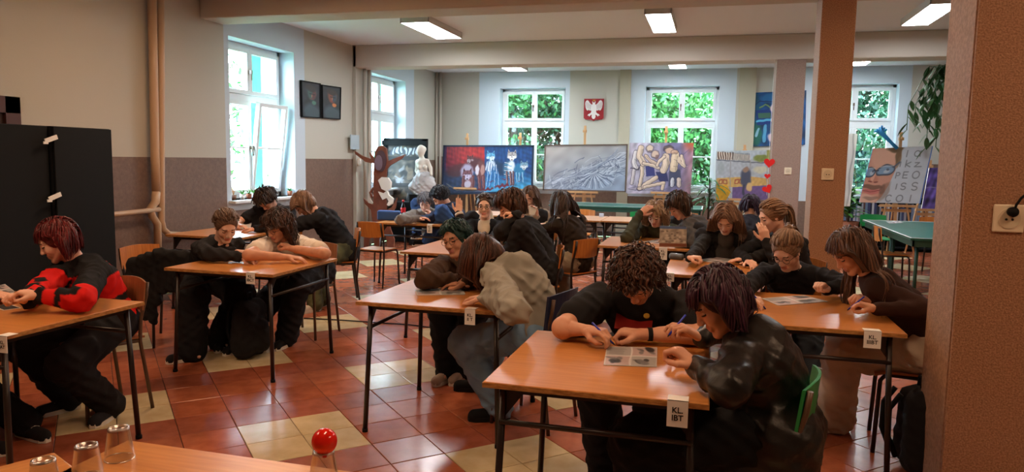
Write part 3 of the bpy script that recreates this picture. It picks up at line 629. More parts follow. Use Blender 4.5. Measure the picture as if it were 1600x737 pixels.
def hair_build(o, org, H, X, sc, hr, N, ut, bz, SH, g):
    hf, hl, hu = X; hm = hair_mat(hr['a'], hr['b']); rs = np.random.RandomState(int(abs(H[0]*1000)) % 9999)
    def hp(f, l, u): return H+(hf*f+hl*l+hu*u)*sc
    rad = np.array((.104, .086, .098))*sc*hr['cap']; cen = hp(-.016, 0, .030)
    cp = [('e', cen, X, tuple(rad), .01)]
    if hr['style'] in ('loose', 'curly') and hr['len'] > .16: cp += [('e', hp(-.045, 0, -.03), X, (.07*sc, .08*sc, .085*sc), .03)]
    if hr['style'] in ('short', 'curly', 'bob'): cp += [('e', hp(-.04, 0, -.01), X, (.075*sc, .078*sc, .07*sc), .02)]
    cp += [('E', hp(.100, 0, -.045), X, (.088*sc, .084*sc, .120*sc), .012), ('E', hp(.05, 0, -.11), X, (.085*sc, .10*sc, .09*sc), .01)]
    v, q = sdf_mesh(cp, .008, wr=.003, wl=2); nv = len(v)
    ang = np.arctan2((v-cen)@hl, (v-cen)@hu); hv = np.clip(.5+.35*np.sin(ang*23+np.sin(((v-cen)@hf)*60))+.1*rs.randn(nv), 0, 1)
    n = hr['n']; d = rs.randn(n*6, 3); d /= np.linalg.norm(d, axis=1)[:, None]
    ok = (d[:, 2] > np.where(d[:, 0] > .25, .48+.25*(d[:, 0]-.25), -.25-.2*(d[:, 0] < -.3))); ok &= ~((d[:, 0] > .0) & (np.abs(d[:, 1]) > .85) & (d[:, 2] < .1)); d = d[ok][:n]; n = len(d)
    style = hr['style']; part = hr['part']
    loc = d*rad; p = cen+loc[:, :1]*hf+loc[:, 1:2]*hl+loc[:, 2:]*hu
    lift = rs.rand(n)*hr['vol']*sc
    lens = hr['len']*(.75+.3*rs.rand(n)); nseg = 14 if hr['len'] > .2 else 9
    sg = np.sign(d[:, 1]-part+1e-3)
    grav = np.array((0, 0, -1.))
    if style == 'back': gat = hp(*hr['gather']); dirn = gat-p; lens = np.minimum(np.linalg.norm(dirn, axis=1)*1.05, .3)
    elif style == 'short': c0 = np.array((-.35, 0, .94)); tg = d*(d@c0)[:, None]-c0+np.array((.0, .25, 0)); tg = -tg/(np.linalg.norm(tg, axis=1)[:, None]+1e-6); tg = -(-tg) if False else tg; tg = np.where((tg@c0)[:, None] > 0, -tg, tg)+d*.35+.22*rs.randn(n, 3); dirn = tg[:, :1]*hf+tg[:, 1:2]*hl+tg[:, 2:]*hu
    else:
        dirn = sg[:, None]*hl*.6+hu*.02-hf*(.45-.35*rs.rand(n, 1))
        if hr['bang']: bm = (d[:, 0] > .3) & (np.abs(d[:, 1]) < .62); dirn[bm] = hf*1.0+hl*.35*rs.randn(bm.sum(), 1)-hu*.1; lens[bm] = hr['bang']*(.8+.3*rs.rand(bm.sum()))
        else: bm = np.zeros(n, bool)
    if style in ('back', 'short'): bm = np.zeros(n, bool)
    dirn = dirn/(np.linalg.norm(dirn, axis=1)[:, None]+1e-9)
    paths = [p.copy()]; ph = rs.rand(n, 3)*6.28; st = lens/nseg
    caps = [(bz(.2), bz(.85), .145*g), (SH[1], SH[-1], .085), (bz(.85), N, .075)]
    for k in range(nseg):
        if style == 'back': t = gat-p; t /= np.linalg.norm(t, axis=1)[:, None]+1e-9; dirn = dirn*.3+t*.7
        else:
            wgt = .44 if style != 'short' else .12
            dirn = dirn*(1-wgt)+grav*wgt
            if hr['curl']: dirn = dirn+hr['curl']*np.stack([np.sin(k*1.25+ph[:, 0]), np.sin(k*1.1+ph[:, 1]), np.cos(k*1.2+ph[:, 2])], 1)
            dirn = dirn+.025*rs.randn(n, 3)+.10*(np.sin(d@np.array([[5., 3, 2], [2, 6, 3], [4, 1, 5]])+k*.5))
        dirn /= np.linalg.norm(dirn, axis=1)[:, None]+1e-9; p = p+dirn*st[:, None]
        q_ = p-cen; l = np.stack([q_@hf, q_@hl, q_@hu], 1)/(rad+lift[:, None]+.004); r = np.linalg.norm(l, axis=1); m = r < 1
        l[m] /= r[m][:, None]; l = l*(rad+lift[:, None]+.004); p[m] = (cen+l[:, :1]*hf+l[:, 1:2]*hl+l[:, 2:]*hu)[m]
        if style != 'back':   # keep the face free
            ff = hr['ff']; q_ = p-H; a, b2, c = q_@hf/sc, q_@hl/sc, q_@hu/sc
            m = (a > ff+.02) & (np.abs(b2) < .066) & (c < .058) & (~bm); p[m] += hl*(np.sign(b2[m]+1e-4)*(.072-np.abs(b2[m]))*sc*.8)[:, None]
            m = (a > ff) & (c < .052) & (c > -.16) & (~bm); p[m] -= hf*((a[m]-ff)*.75*sc)[:, None]
        for A_, B_, R_ in caps:
            dd = B_-A_; t = np.clip((p-A_)@dd/(dd@dd+1e-9), 0, 1); c = A_+t[:, None]*dd; q_ = p-c; r = np.linalg.norm(q_, axis=1)+1e-9; m = r < R_+.012; p[m] = (c+q_/r[:, None]*(R_+.012))[m]
        if hr['zmin']: p[:, 2] = np.maximum(p[:, 2], hr['zmin']+.004*rs.rand(n))
        paths.append(p.copy())
    Pth = np.stack(paths, 1)  # n,k,3
    VV = [v]; QQ = [q]; HV = [hv]; off = nv
    def locks(Pth, r0, tip=.25):
        nonlocal off
        n, K, _ = Pth.shape; t = np.gradient(Pth, axis=1); t /= np.linalg.norm(t, axis=2)[..., None]+1e-9
        rf = Pth-H; u = rf-t*np.sum(rf*t, 2)[..., None]; u /= np.linalg.norm(u, axis=2)[..., None]+1e-9; w_ = np.cross(t, u)
        tt = np.linspace(0, 1, K)[None, :, None]; rr = r0*(np.minimum(1, .5+tt*4))*(1-(1-tip)*tt**2)*(.7+.6*rs.rand(n, 1, 1))
        sec = [(1, 0, .55), (0, 1, 1.25), (-1, 0, .55), (0, -1, 1.25)]
        V_ = np.stack([Pth+u*(a*.55*rr)+w_*(b*1.25*rr) for a, b, c in sec], 2).reshape(n, K*4, 3)
        i = np.arange(K-1)[:, None]*4; j = np.arange(4)[None]; f = np.stack([i+j, i+(j+1) % 4, i+(j+1) % 4+4, i+j+4], 2).reshape(-1, 4)
        Q_ = (f[None]+np.arange(n)[:, None, None]*K*4).reshape(-1, 4)+off
        VV.append(V_.reshape(-1, 3)); QQ.append(Q_[:, ::-1]); HV.append(np.repeat(rs.rand(n), K*4)); off += n*K*4
    locks(Pth, hr['r']*sc)
    if style == 'back' and hr.get('tail'):
        # ponytail / bun at the gather point
        tl = hr['tail']; n2 = 90; P0 = gat+rs.randn(n2, 3)*.010; d2 = vn(-hf*.8+hu*hr.get('tailup', .5))*np.ones((n2, 1))+.22*rs.randn(n2, 3); paths = [P0]; p = P0.copy()
        for k in range(14):
            d2 = d2*.72+grav*.30+.05*rs.randn(n2, 3); d2 /= np.linalg.norm(d2, axis=1)[:, None]; p = p+d2*tl/14*(.8+.3*rs.rand(n2, 1))
            q_ = p-cen; l = np.stack([q_@hf, q_@hl, q_@hu], 1)/(rad+.006); r = np.linalg.norm(l, axis=1); m = r < 1; l[m] /= r[m][:, None]; l = l*(rad+.006); p[m] = (cen+l[:, :1]*hf+l[:, 1:2]*hl+l[:, 2:]*hu)[m]
            for A_, B_, R_ in caps:
                dd = B_-A_; t = np.clip((p-A_)@dd/(dd@dd+1e-9), 0, 1); c = A_+t[:, None]*dd; q_ = p-c; r = np.linalg.norm(q_, axis=1)+1e-9; m = r < R_+.01; p[m] = (c+q_/r[:, None]*(R_+.01))[m]
            paths.append(p.copy())
        locks(np.stack(paths, 1), .008)
    if style == 'back' and hr.get('bun'):
        th = rs.rand(60, 1)*6.28; ph2 = rs.rand(60, 1)*3; ks = np.linspace(0, 4, 12)[None]
        b = hr['bun']; rr = b*(.75+.25*np.sin(ph2+ks)); P_ = gat-hf*b*.5+hu*b*.3; a = th+ks
        locks(P_+hf[None, None]*(b*.6*np.cos(ph2+ks))[..., None]+(hl[None, None]*np.cos(a)[..., None]+hu[None, None]*np.sin(a)[..., None])*rr[..., None], .008, .8)
    V = np.concatenate(VV)-org; Q = np.concatenate(QQ); Hv = np.concatenate(HV)
    np_mesh('hair', V, Q, hm, o, attrs={'hv': (Hv, 'FLOAT')})
# ---------------------------------------------------------------- tables and chairs
TH = .76
def make_table(label, x0, x1, y0, y1, top=None, edge=None, rails='x', leg=None, group=None, z=TH, rz=0., name='canteen_table'):
    cx, cy = (x0+x1)/2, (y0+y1)/2; w, d = (x1-x0)/2, (y1-y0)/2; leg = leg or M_FRAME
    r = empty(name, (cx, cy, 0), rz, label=label, cat='table', group=group)
    MB().b2((-w, -d, z-.022), (w, d, z)).build('tabletop', top or M_WOOD, r, bevel=.003)
    MB().b2((-w-.002, -d-.002, z-.021), (w+.002, d+.002, z-.003)).build('edge_band', edge or M_EDGE, r)
    i = .05; f = MB()
    f.b2((-w+i, -d+i, z-.05), (w-i, -d+i+.025, z-.022)).b2((-w+i, d-i-.025, z-.05), (w-i, d-i, z-.022)).b2((-w+i, -d+i, z-.05), (-w+i+.025, d-i, z-.022)).b2((w-i-.025, -d+i, z-.05), (w-i, d-i, z-.022))
    f.build('apron_frame', leg, r)
    for sx in (-1, 1):
        for sy in (-1, 1):
            m = MB(); p0 = (sx*(w-i-.012), sy*(d-i-.012), z-.03); p1 = (sx*(w-.035), sy*(d-.035), .0)
            m.tube([p1, p0], .014, 10); 
            ax = ((-sx, 0, 0), (0, 0, -1), (0, 1, 0)) if rails == 'x' else ((0, -sy, 0), (0, 0, -1), (1, 0, 0))
            m.prism([(0, 0), (.075, 0), (0, .10)], -.002, .002, ax=ax, org=(p0[0], p0[1], z-.05))
            o = m.build('leg', leg, r); m = MB(); m.tube([p1, (p1[0], p1[1], .02)], .017, 8); m.build('foot_cap', M_BLACK, o)
    for s in (-1, 1):
        m = MB(); zz = z-.16
        if rails == 'x': m.tube([(-w+.05, s*(d-.05), zz), (w-.05, s*(d-.05), zz)], .011, 8)
        else: m.tube([(s*(w-.05), -d+.05, zz), (s*(w-.05), d-.05, zz)], .011, 8)
        m.build('rail', leg, r)
    return r
TABLES = {}
def tb(k, *a, **kw): TABLES[k] = make_table(*a, **kw)
G1 = 'orange wooden canteen tables with dark legs'
tb('A', 'orange wooden table at the left edge under the red and black jumper', -3.86, -2.95, 2.42, 3.25, rails='x', group=G1)
tb('B', 'orange wooden table shared by the pupil in black and the pupil in a white t-shirt', -3.71, -2.84, 4.29, 5.17, rails='y', group=G1)
tb('C', 'small wooden table below the left window where two pupils lean together', -5.25, -4.40, 6.10, 6.95, rails='x', group=G1)
tb('D', 'orange wooden table in the middle, empty in front, teal-haired pupil behind', -1.89, -1.03, 3.65, 4.52, rails='y', group=G1)
tb('E', 'large foreground orange table with the sheet of four pictures', -.77, .02, 2.46, 3.31, rails='x', group=G1)
tb('F', 'orange wooden table on the right beside the girl in a brown jumper', .07, .93, 3.82, 4.78, rails='x', group=G1)
tb('G', 'orange wooden table behind the curly head, with a grey pencil case at its left end', -.31, .56, 5.33, 6.25, rails='x', group=G1)
tb('H', 'orange wooden table with a yellow pencil case and a clear bag', -1.03, -.18, 6.90, 7.80, rails='x', group=G1)
tb('I', 'orange wooden table half hidden behind the teal-haired pupil', -2.56, -1.72, 5.76, 6.70, rails='x', group=G1)
tb('J', 'wooden table by the wooden tree with a cola bottle and a blue pencil case', -4.0, -3.03, 8.24, 9.10, rails='x', group=G1)
tb('K', 'pale wooden table, left one of two joined tables behind the long-haired back', -2.05, -1.44, 9.75, 10.6, top=M_WOODL, rails='x', group=G1)
tb('L', 'pale wooden table, right one of two joined tables in front of the green chair', -1.43, -.36, 9.8, 10.65, top=M_WOODL, rails='x', group=G1)
tb('M', 'pale empty wooden table behind the girl who raises a hand', -3.5, -2.55, 10.0, 10.85, top=M_WOODL, rails='x', group=G1)
tb('X', 'orange table in the front left corner of the view holding the plastic cups', -1.55, .1, .75, 1.63, rails='x', group=G1)
q = AZ(84, 706, TH); a_ = radians(65)
hx, hy = .40, .40; cxy = np.array((q[0], q[1]))+np.array((cos(a_)*-hx-sin(a_)*-hy, sin(a_)*-hx+cos(a_)*-hy))*1.0
tb('Y', 'orange table corner at the bottom left edge of the view under the left cup', cxy[0]-hx, cxy[0]+hx, cxy[1]-hy, cxy[1]+hy, rails='x', group=G1, rz=a_)
def pingpong(label, x0, x1, y0, y1, seam=None):
    cx, cy = (x0+x1)/2, (y0+y1)/2; w, d = (x1-x0)/2, (y1-y0)/2; r = empty('table_tennis_table', (cx, cy, 0), label=label, cat='table')
    MB().b2((-w, -d, .735), (w, -.004 if seam else d, .76)).build('tabletop', M_PPGREEN, r)
    if seam: MB().b2((-w, .004, .735), (w, d, .76)).build('tabletop', M_PPGREEN, r)
    m = MB()
    for a, b in (((-w, -d), (w, -d+.02)), ((-w, d-.02), (w, d)), ((-w, -d), (-w+.02, d)), ((w-.02, -d), (w, d))): m.b2((*a, .7595), (*b, .7615))
    m.build('border_line', M_PAPER, r)
    m = MB(); m.b2((-w+.03, -d+.03, .66), (w-.03, -d+.05, .735)).b2((-w+.03, d-.05, .66), (w-.03, d-.03, .735)).b2((-w+.03, -d+.03, .66), (-w+.05, d-.03, .735)).b2((w-.05, -d+.03, .66), (w-.03, d-.03, .735)); m.build('apron_frame', M_PPDARK, r)
    for sx in (-1, 1):
        for sy in (-1, -.05, .05, 1): MB().tube([(sx*(w-.12), sy*(d-.2), 0), (sx*(w-.12), sy*(d-.2), .735)], .02, 8).build('leg', M_PPDARK, r)
        MB().tube([(sx*(w-.12), -(d-.2), .12), (sx*(w-.12), -.05, .12)], .015, 6).build('rail', M_PPDARK, r); MB().tube([(sx*(w-.12), (d-.2), .12), (sx*(w-.12), .05, .12)], .015, 6).build('rail', M_PPDARK, r)
    return r
pingpong('long green table below the easels in the middle', -2.85, -.15, 12.95, 14.0)
pingpong('green table tennis table with white border on the right behind the pillar', 2.16, 3.68, 9.02, 11.78, seam=True)
def make_chair(kind, label, loc, face, group=None):
    seatm, backm, fr = {'wood': (M_PLY, M_PLY, M_FRAME), 'brown': (M_PLYB, M_PLYB, M_FRAMEB), 'green': (M_GREENP, M_GREENP, M_FRAMEB), 'blue': (M_BLUEP, M_BLUEP, M_FRAMEB)}[kind]
    r = empty('school_chair', (loc[0], loc[1], 0), radians(face-90), label=label, cat='chair', group=group)
    # seat: slightly dished plywood sheet
    def sheet(fn, nu, nv, th, nrm):
        V = []; F = []
        for s in (0, 1):
            for i in range(nu+1):
                for j in range(nv+1): p = np.array(fn(i/nu, j/nv)); V.append(p+np.array(nrm(i/nu, j/nv))*th*(s-.5))
        K = (nu+1)*(nv+1)
        for i in range(nu):
            for j in range(nv): a = i*(nv+1)+j; F.append((a+K, a+K+nv+1, a+K+nv+2, a+K+1)); F.append((a, a+1, a+nv+2, a+nv+1))
        for i in range(nu): a = i*(nv+1); F.append((a, a+nv+1, a+nv+1+K, a+K)); b = a+nv; F.append((b, b+K, b+nv+1+K, b+nv+1))
        for j in range(nv): F.append((j, j+K, j+1+K, j+1)); b = nu*(nv+1)+j; F.append((b, b+1, b+1+K, b+K))
        return MB().add(V, F, 0, False)
    def se(u, v): x = (u-.5)*.38*(1-.08*(1-v)); y = (v-.5)*.37; return (x, y, .452-.012*cos((u-.5)*pi)*cos((v-.4)*pi)-(.02*max(0, v-.85)/.15))
    sheet(se, 8, 8, .012, lambda u, v: (0, 0, 1)).build('seat', seatm, r)
    bw, bh = (.37, .17) if kind != 'blue' else (.40, .20)
    def ba(u, v): x = (u-.5)*bw; c = cos((u-.5)*pi); return (x, -.185-.035*c-(v-.5)*.02, .70+(v-.5)*bh+ (.012*c*(1 if v > .5 else -1)))
    sheet(ba, 10, 4, .011, lambda u, v: (sin((u-.5)*1.4)*.5, 1, 0)).build('backrest', backm, r)
    for sx in (-1, 1):
        MB().tube([(sx*.185, .17, 0), (sx*.165, .155, .40), (sx*.163, .13, .435)], .0115, 8).build('leg', fr, r)
        MB().tube([(sx*.19, -.21, 0), (sx*.175, -.155, .43), (sx*.172, -.165, .56), (sx*.17, -.205, .70), (sx*.168, -.215, .78)], .0115, 8).build('leg', fr, r)
    m = MB()
    for sx in (-1, 1): m.tube([(sx*.163, .13, .435), (sx*.17, -.155, .43)], .0105, 8)
    m.tube([(-.16, .12, .432), (.16, .12, .432)], .009, 6).tube([(-.17, -.15, .43), (.17, -.15, .43)], .009, 6); m.build('seat_frame', fr, r)
    return r
def chair_for(P, kind, label, fwd=.07, group=None, rot=0):
    c = P['P']+P['f']*fwd; return make_chair(kind, label, c, math.degrees(math.atan2(P['f'][1], P['f'][0]))+rot, group)
def pen(c, d, L=.14, m=None, label='', name='pen'):
    d = vn(d); c = np.array(c)
    r = empty(name, tuple(c), label=label, cat='pen'); MB().tube([-d*L*.45, d*L*.45], .0042, 8).build('barrel', m or M_BLUEPEN, r); MB().tube([d*L*.45, d*L*.5, d*L*.53], [.004, .002, .0006], 8).build('tip', M_INK, r)
    return r
# ---------------------------------------------------------------- the pupils
Tz = lambda px, py, z=.795: AZ(px, py, z)
DN = (0, 0, -1)
PE = {}
BLK = (38, 38, 42)
def P1x(o, org, hp, arms, info, N, bz, f3, lat, up, Pv, SH):
    n = [N-org+lat*.055+f3*.03, N-org+lat*.05+f3*.09-up*.07, N-org+f3*.135-up*.17, N-org-lat*.05+f3*.09-up*.07, N-org-lat*.055+f3*.03]
    MB().tube(n, .0022, 5).tube([n[2], n[2]-up*.05], .0025, 5).build('necklace', M_CHROME, o)
def redblack(): return mat('red_black_knit', lin((30, 30, 32)), .95, col2=lin((214, 34, 32)), attr='rb', bump=.3, bscale=300, spec=.15)
def rb_paint(f, l, u, v, arms):
    r = ((u < -.055) & (u > -.20) & (f > -.03) & (np.abs(l) < .17)) | ((u < -.13) & (u > -.26)) | ((u < -.30) & (u > -.40)) | (u < -.46) | ((u < -.04) & (u > -.17) & (f < -.05) & (np.abs(l) < .08))
    for sd in (1, -1):
        S0, E, W = arms[sd][:3]; ab = E-S0; t = (v-S0)@ab/(ab@ab); c = S0+np.clip(t, 0, 1)[:, None]*ab; d = np.linalg.norm(v-c, axis=1)
        ab2 = W-E; t2 = (v-E)@ab2/(ab2@ab2); c2 = E+np.clip(t2, 0, 1)[:, None]*ab2; d2 = np.linalg.norm(v-c2, axis=1)
        up_ = (d < .085) & (d <= d2) & (t > .1); r[up_] = (t[up_] > .86) & (v[up_, 2] < .90) if sd == 1 else (t[up_] > .5)
        fo = (d2 < .085) & (d2 < d) & (t2 > 0); r[fo] = ((t2[fo] < .42) & (v[fo, 2] < .865)) | ((t2[fo] > .58) & (t2[fo] < .85))
    return r.astype(np.float32)
PE[1] = person('pupil with a dark red bob in a red and black jumper at the left table', AY(90, 376, 3.42), 250, (222, 26),
    L=dict(w=Tz(62, 462, .85), n=(0, 0, -1), p='fist', d=(-.9, -.35, .25), e=Tz(128, 468, .83)), R=dict(w=Tz(45, 470, .82), p='fist', d=(-.7, -.5, .3)),
    pel=(-3.50, 3.58), feet=[AZ(172, 652), AZ(108, 640)], top=dict(mat=redblack(), paint=rb_paint, bag=.03, name='jumper'), legs=dict(col=(30, 30, 34), bag=.035), shoe=dict(col=(40, 40, 46), dirs=(285, 250)),
    hair=dict(style='loose', len=.15, a=(64, 14, 18), b=(112, 26, 28), bang=.075, part=.3, ff=.0, n=840), extra=P1x)
PE[2] = person('pupil mostly outside the left edge, dark green sleeve and a hand holding a leaflet', (-4.25, 2.78, 1.08), 352, (350, 30),
    L=dict(w=(-3.80, 3.0, .80)), R=dict(w=Tz(-12, 458, .81), p='rest', d=(1, .0, -.1), e=Tz(-90, 455, .83)), feet=[(-3.58, 3.05, 0), (-3.62, 2.80, 0)], top=dict(col=(24, 52, 44), bag=.02, name='jumper'), legs=dict(col=(24, 24, 28), bag=.03),
    shoe=dict(col=(30, 30, 32), dirs=(350, 10)), hair=dict(style='short', len=.07, a=(40, 28, 22), b=(70, 48, 34)))
PE[3] = person('pupil in a black long-sleeved top with tied-back brown hair writing at the left table', AY(353, 353, 4.86), 342, (322, 32),
    L=dict(w=(-3.62, 4.95, .80), m=('z', .815, (-.5, .6, 0))), R=dict(w=Tz(382, 402, .80), p='pen', d=(.9, -.15, -.1), m=('z', .825, (-.6, -.7, 0))), feet=[AZ(345, 543), AZ(300, 562)],
    top=dict(col=BLK, bag=.018, name='shirt'), legs=dict(col=(24, 24, 28), bag=.045, flare=.02), shoe=dict(col=(30, 30, 34), dirs=(300, 240)), hair=dict(style='back', a=(92, 66, 48), b=(140, 104, 76), gather=(-.085, 0, .02), bun=.032, n=680), skin=2)
PE[4] = person('pupil in a white t-shirt with dark wavy hair leaning on folded arms', AY(434, 353, 5.22), 268, (254, 26, -8),
    L=dict(w=Tz(455, 388, .82), p='fist', d=(-.9, .1, .35), e=Tz(508, 396, .83)), R=dict(w=Tz(452, 402, .80), p='rest', d=(.95, .1, -.05), e=Tz(388, 398, .83)), feet=[AZ(448, 540), AZ(378, 548)],
    top=dict(col=(226, 214, 200), sleeve='short', bag=.03, name='t_shirt', wr=.009), legs=dict(col=(28, 28, 34), bag=.045), hair=dict(style='curly', len=.27, curl=.35, a=(40, 28, 24), b=(86, 56, 42), vol=.03, part=.2, n=840), glasses=(60, 50, 46), w=1.1, skin=1)
PE[5] = person('pupil in a black t-shirt with short dark hair bent low below the left window', AY(416, 312, 7.12), 276, (262, 62), near=False,
    L=dict(w=Tz(415, 338, .86), p='pen', d=(-.4, -.4, .2)), R=dict(w=Tz(372, 352, .80), p='rest', d=(.9, -.2, 0), m=('z', .82, (-1, .2, 0))), top=dict(col=BLK, sleeve='short', bag=.02, name='t_shirt'), hair=dict(style='short', len=.075, a=(34, 26, 22), b=(66, 48, 36), vol=.03, n=600))
PE[6] = person('pupil with long light brown hair in a black hoodie and camouflage trousers seen from behind', AY(474, 318, 6.85), 212, (205, 55), near=False,
    L=dict(w=(-4.55, 6.60, .80)), R=dict(w=(-4.50, 6.85, .80)), feet=[AZ(492, 486), AZ(505, 478)], top=dict(col=(30, 32, 38), bag=.04, name='hoodie', hood=True), s=1.05,
    legs=dict(mat=mat('camouflage', lin((84, 88, 58)), .9, col2=lin((40, 46, 30)), scale=9, detail=1), bag=.035), shoe=dict(col=(200, 196, 186), dirs=(250, 250)), hair=dict(style='loose', len=.30, a=(104, 70, 46), b=(168, 120, 80), part=0, n=520))
PE[7] = person('pupil with short teal hair and glasses in a brown jumper leaning forward', AY(712, 374, 4.76), 268, (256, 8, 12),
    L=dict(w=Tz(728, 443, .80), p='rest', d=(-.6, -.2, 0), m=('z', .83, (1, .3, 0))), R=dict(w=Tz(712, 438, .81), p='rest', d=(.95, .05, 0), e=Tz(664, 436, .835)), feet=[AZ(722, 592), (-1.75, 4.75, 0)],
    top=dict(col=(74, 54, 40), bag=.03, name='jumper'), legs=dict(col=(20, 20, 24), bag=.04), shoe=dict(col=(170, 150, 136), dirs=(265, 260)),
    hair=dict(style='short', len=.05, ff=-.01, a=(8, 52, 54), b=(20, 92, 88), vol=.02, n=960), glasses=(70, 60, 50), eyes=False, skin=1)
PE[8] = person('pupil in a grey hoodie and jeans, long dark hair falling to the table', AY(755, 400, 4.18), 166, (186, 62),
    L=dict(w=Tz(760, 464, .82), e=AZ(806, 486, .86), p='rest', d=(-.8, .3, -.15)), R=dict(w=(-1.30, 4.35, .80), p='rest'), feet=[AZ(780, 655), AZ(752, 610)], top=dict(col=(158, 156, 146), bag=.035, name='hoodie', hood=True, wr=.018),
    legs=dict(col=(128, 164, 198), bag=.035), shoe=dict(col=(24, 24, 26), sole=(30, 30, 32), dirs=(205, 195)), drop=.02, back=.08, hair=dict(style='loose', len=.46, a=(40, 28, 24), b=(92, 50, 32), part=0, n=1100, zmin=.775, ff=.12), s=1.05, pel=(-.93, 4.16))
def red_item(o, org, hp, arms, info, N, bz, f3, lat, up, Pv, SH):
    a, b = arms[-1], arms[1]
    pts = arms[1]; e, w_ = pts[1]-org, pts[2]-org; d = vn(w_-e); MB().tube([w_-d*.045, w_-d*.025], .031, 14).build('bracelet', M_BLACK, o)
PE[9] = person('pupil in a black t-shirt with brown curly hair looking down at the foreground table', AY(995, 434, 3.30), 268, (262, 58),
    L=dict(w=Tz(1003, 522, .81), p='fist', d=(-1, -.1, .1), e=Tz(1092, 522, .815)), R=dict(w=Tz(918, 516, .82), p='pen', d=(.75, -.5, .1), e=Tz(880, 512, .82)), feet=[(-.10, 3.62, 0), (-.42, 3.35, 0)],
    top=dict(col=(30, 30, 33), sleeve='short', bag=.035, name='t_shirt', wr=.009), legs=dict(col=(28, 28, 30), bag=.045), hair=dict(style='curly', len=.13, curl=.55, a=(34, 22, 18), b=(86, 54, 40), vol=.022, bang=.07, n=1400), w=1.2, s=1.08, hs=.95, skin=1, extra=red_item)
M_LEATHER = mat('black_leather', lin((26, 25, 25)), .40, col2=lin((18, 17, 17)), scale=10, bump=.35, bscale=30, spec=.4)
def ear_ring(o, org, hp, arms, info, N, bz, f3, lat, up, Pv, SH):
    c = hp(-.0, .084, -.04)-org; MB().tube([c+np.array((.009*cos(t), 0, .009*sin(t))) for t in [i*pi/5 for i in range(11)]], .0013, 5, cap=False).build('earring', M_CHROME, o)
PE[10] = person('pupil in a black leather coat with dark purple chin-length hair on the green chair', AY(1124, 472, 2.83), 168, (193, 34),
    L=dict(w=Tz(1088, 572, .83), p='fist', d=(-.75, .1, .55), e=Tz(1140, 606, .82)), R=dict(w=Tz(1096, 528, .84), p='pen', d=(-.8, -.15, .45), m=('z', .84, (.2, 1, 0))), feet=[(-.18, 2.62, 0), (-.10, 2.95, 0)], drop=.045, pel=(.25, 2.84), s=1.08, w=1.06,
    top=dict(mat=M_LEATHER, bag=.035, name='leather_coat', hem=.22, wr=.009, collar=1), legs=dict(col=(22, 22, 24), bag=.04), hair=dict(style='loose', len=.19, a=(26, 12, 20), b=(66, 32, 52), bang=.08, part=.2, n=1240, vol=.012), hs=.94, skin=1, extra=ear_ring)
PE[11] = person('blonde pupil with glasses and tied-up hair in a black jumper at the right table', AY(1229, 392, 4.93), 262, (240, 38),
    L=dict(w=Tz(1290, 452, .83), p='fist', d=(-.35, -.5, .35), m=('z', .83, (1, .2, 0))), R=dict(w=Tz(1165, 464, .81), p='pen', d=(.6, -.5, 0), m=('z', .82, (-1, .2, 0))), feet=[(.62, 4.65, 0), (.38, 4.75, 0)],
    top=dict(col=(26, 27, 32), bag=.02, name='jumper'), legs=dict(col=(40, 48, 58), bag=.03), hair=dict(style='back', a=(122, 86, 56), b=(196, 150, 104), gather=(-.085, 0, .085), bun=.03, tail=.18, tailup=.2, n=840), glasses=(30, 30, 34), skin=2)
def clip_(o, org, hp, arms, info, N, bz, f3, lat, up, Pv, SH):
    for k in (0, .028): c = hp(.035-k*.2, .074+k*.0, .088-k*.6)-org; MB().ball(c, .012, 8).build('hair_clip', M_CHROME, o)
    pts = [Pv-org+up*.0+(lat*cos(t)*.155+f3*sin(t)*.14) for t in [i*pi/12 for i in range(25)]]; MB().tube([p+up*.05 for p in pts], .012, 6, cap=False).build('belt', M_BLACK, o)
PE[12] = person('pupil with long brown hair in a brown jumper and beige trousers on the right', AY(1330, 393, 4.42), 172, (196, 38),
    L=dict(w=Tz(1368, 482, .82), p='fist', d=(-.8, .1, .2), m=('z', .83, (.3, -1, 0))), R=dict(w=Tz(1362, 470, .83), p='fist', d=(-.8, -.1, .2), m=('z', .83, (.3, 1, 0))), feet=[AZ(1305, 672), AZ(1297, 655)], pel=(1.17, 4.40),
    top=dict(col=(60, 38, 32), bag=.018, name='jumper', wr=.006), legs=dict(col=(206, 190, 170), bag=.04, flare=.02), shoe=dict(col=(34, 32, 32), dirs=(205, 195)), hair=dict(style='loose', len=.52, a=(66, 40, 26), b=(138, 90, 56), bang=.06, part=0, n=1120, vol=.018), skin=1, extra=clip_)
PE[13] = person('pupil with long straight light brown hair in a black corset jacket writing', AY(1134, 342, 6.32), 268, (262, 40), near=False,
    L=dict(w=Tz(1165, 405, .80), p='flat', d=(-.7, -.5, 0), m=('z', .82, (1, .3, 0))), R=dict(w=Tz(1078, 402, .83), p='fist', d=(.9, -.5, .1), m=('z', .82, (-1, .3, 0))), top=dict(col=(38, 38, 40), bag=.022, name='jacket', under=(82, 78, 76)),
    hair=dict(style='loose', len=.38, a=(92, 62, 42), b=(166, 120, 84), part=0, n=600), skin=2)
PE[14] = person('pupil with a blonde ponytail in black holding a hand to the mouth', AY(1206, 338, 6.15), 222, (198, 22), near=False,
    L=dict(w=AY(1198, 376, 6.02), p='rest', d=(-.35, -.1, .9), n=(-.2, .9, .2), m=('p', (.3, -.4, -1))), R=dict(w=(.30, 5.95, .80), p='rest'), top=dict(col=(28, 28, 32), bag=.03, name='jumper'),
    hair=dict(style='back', a=(120, 84, 54), b=(186, 138, 92), gather=(-.10, 0, .02), tail=.22, tailup=.25, n=600), skin=2)
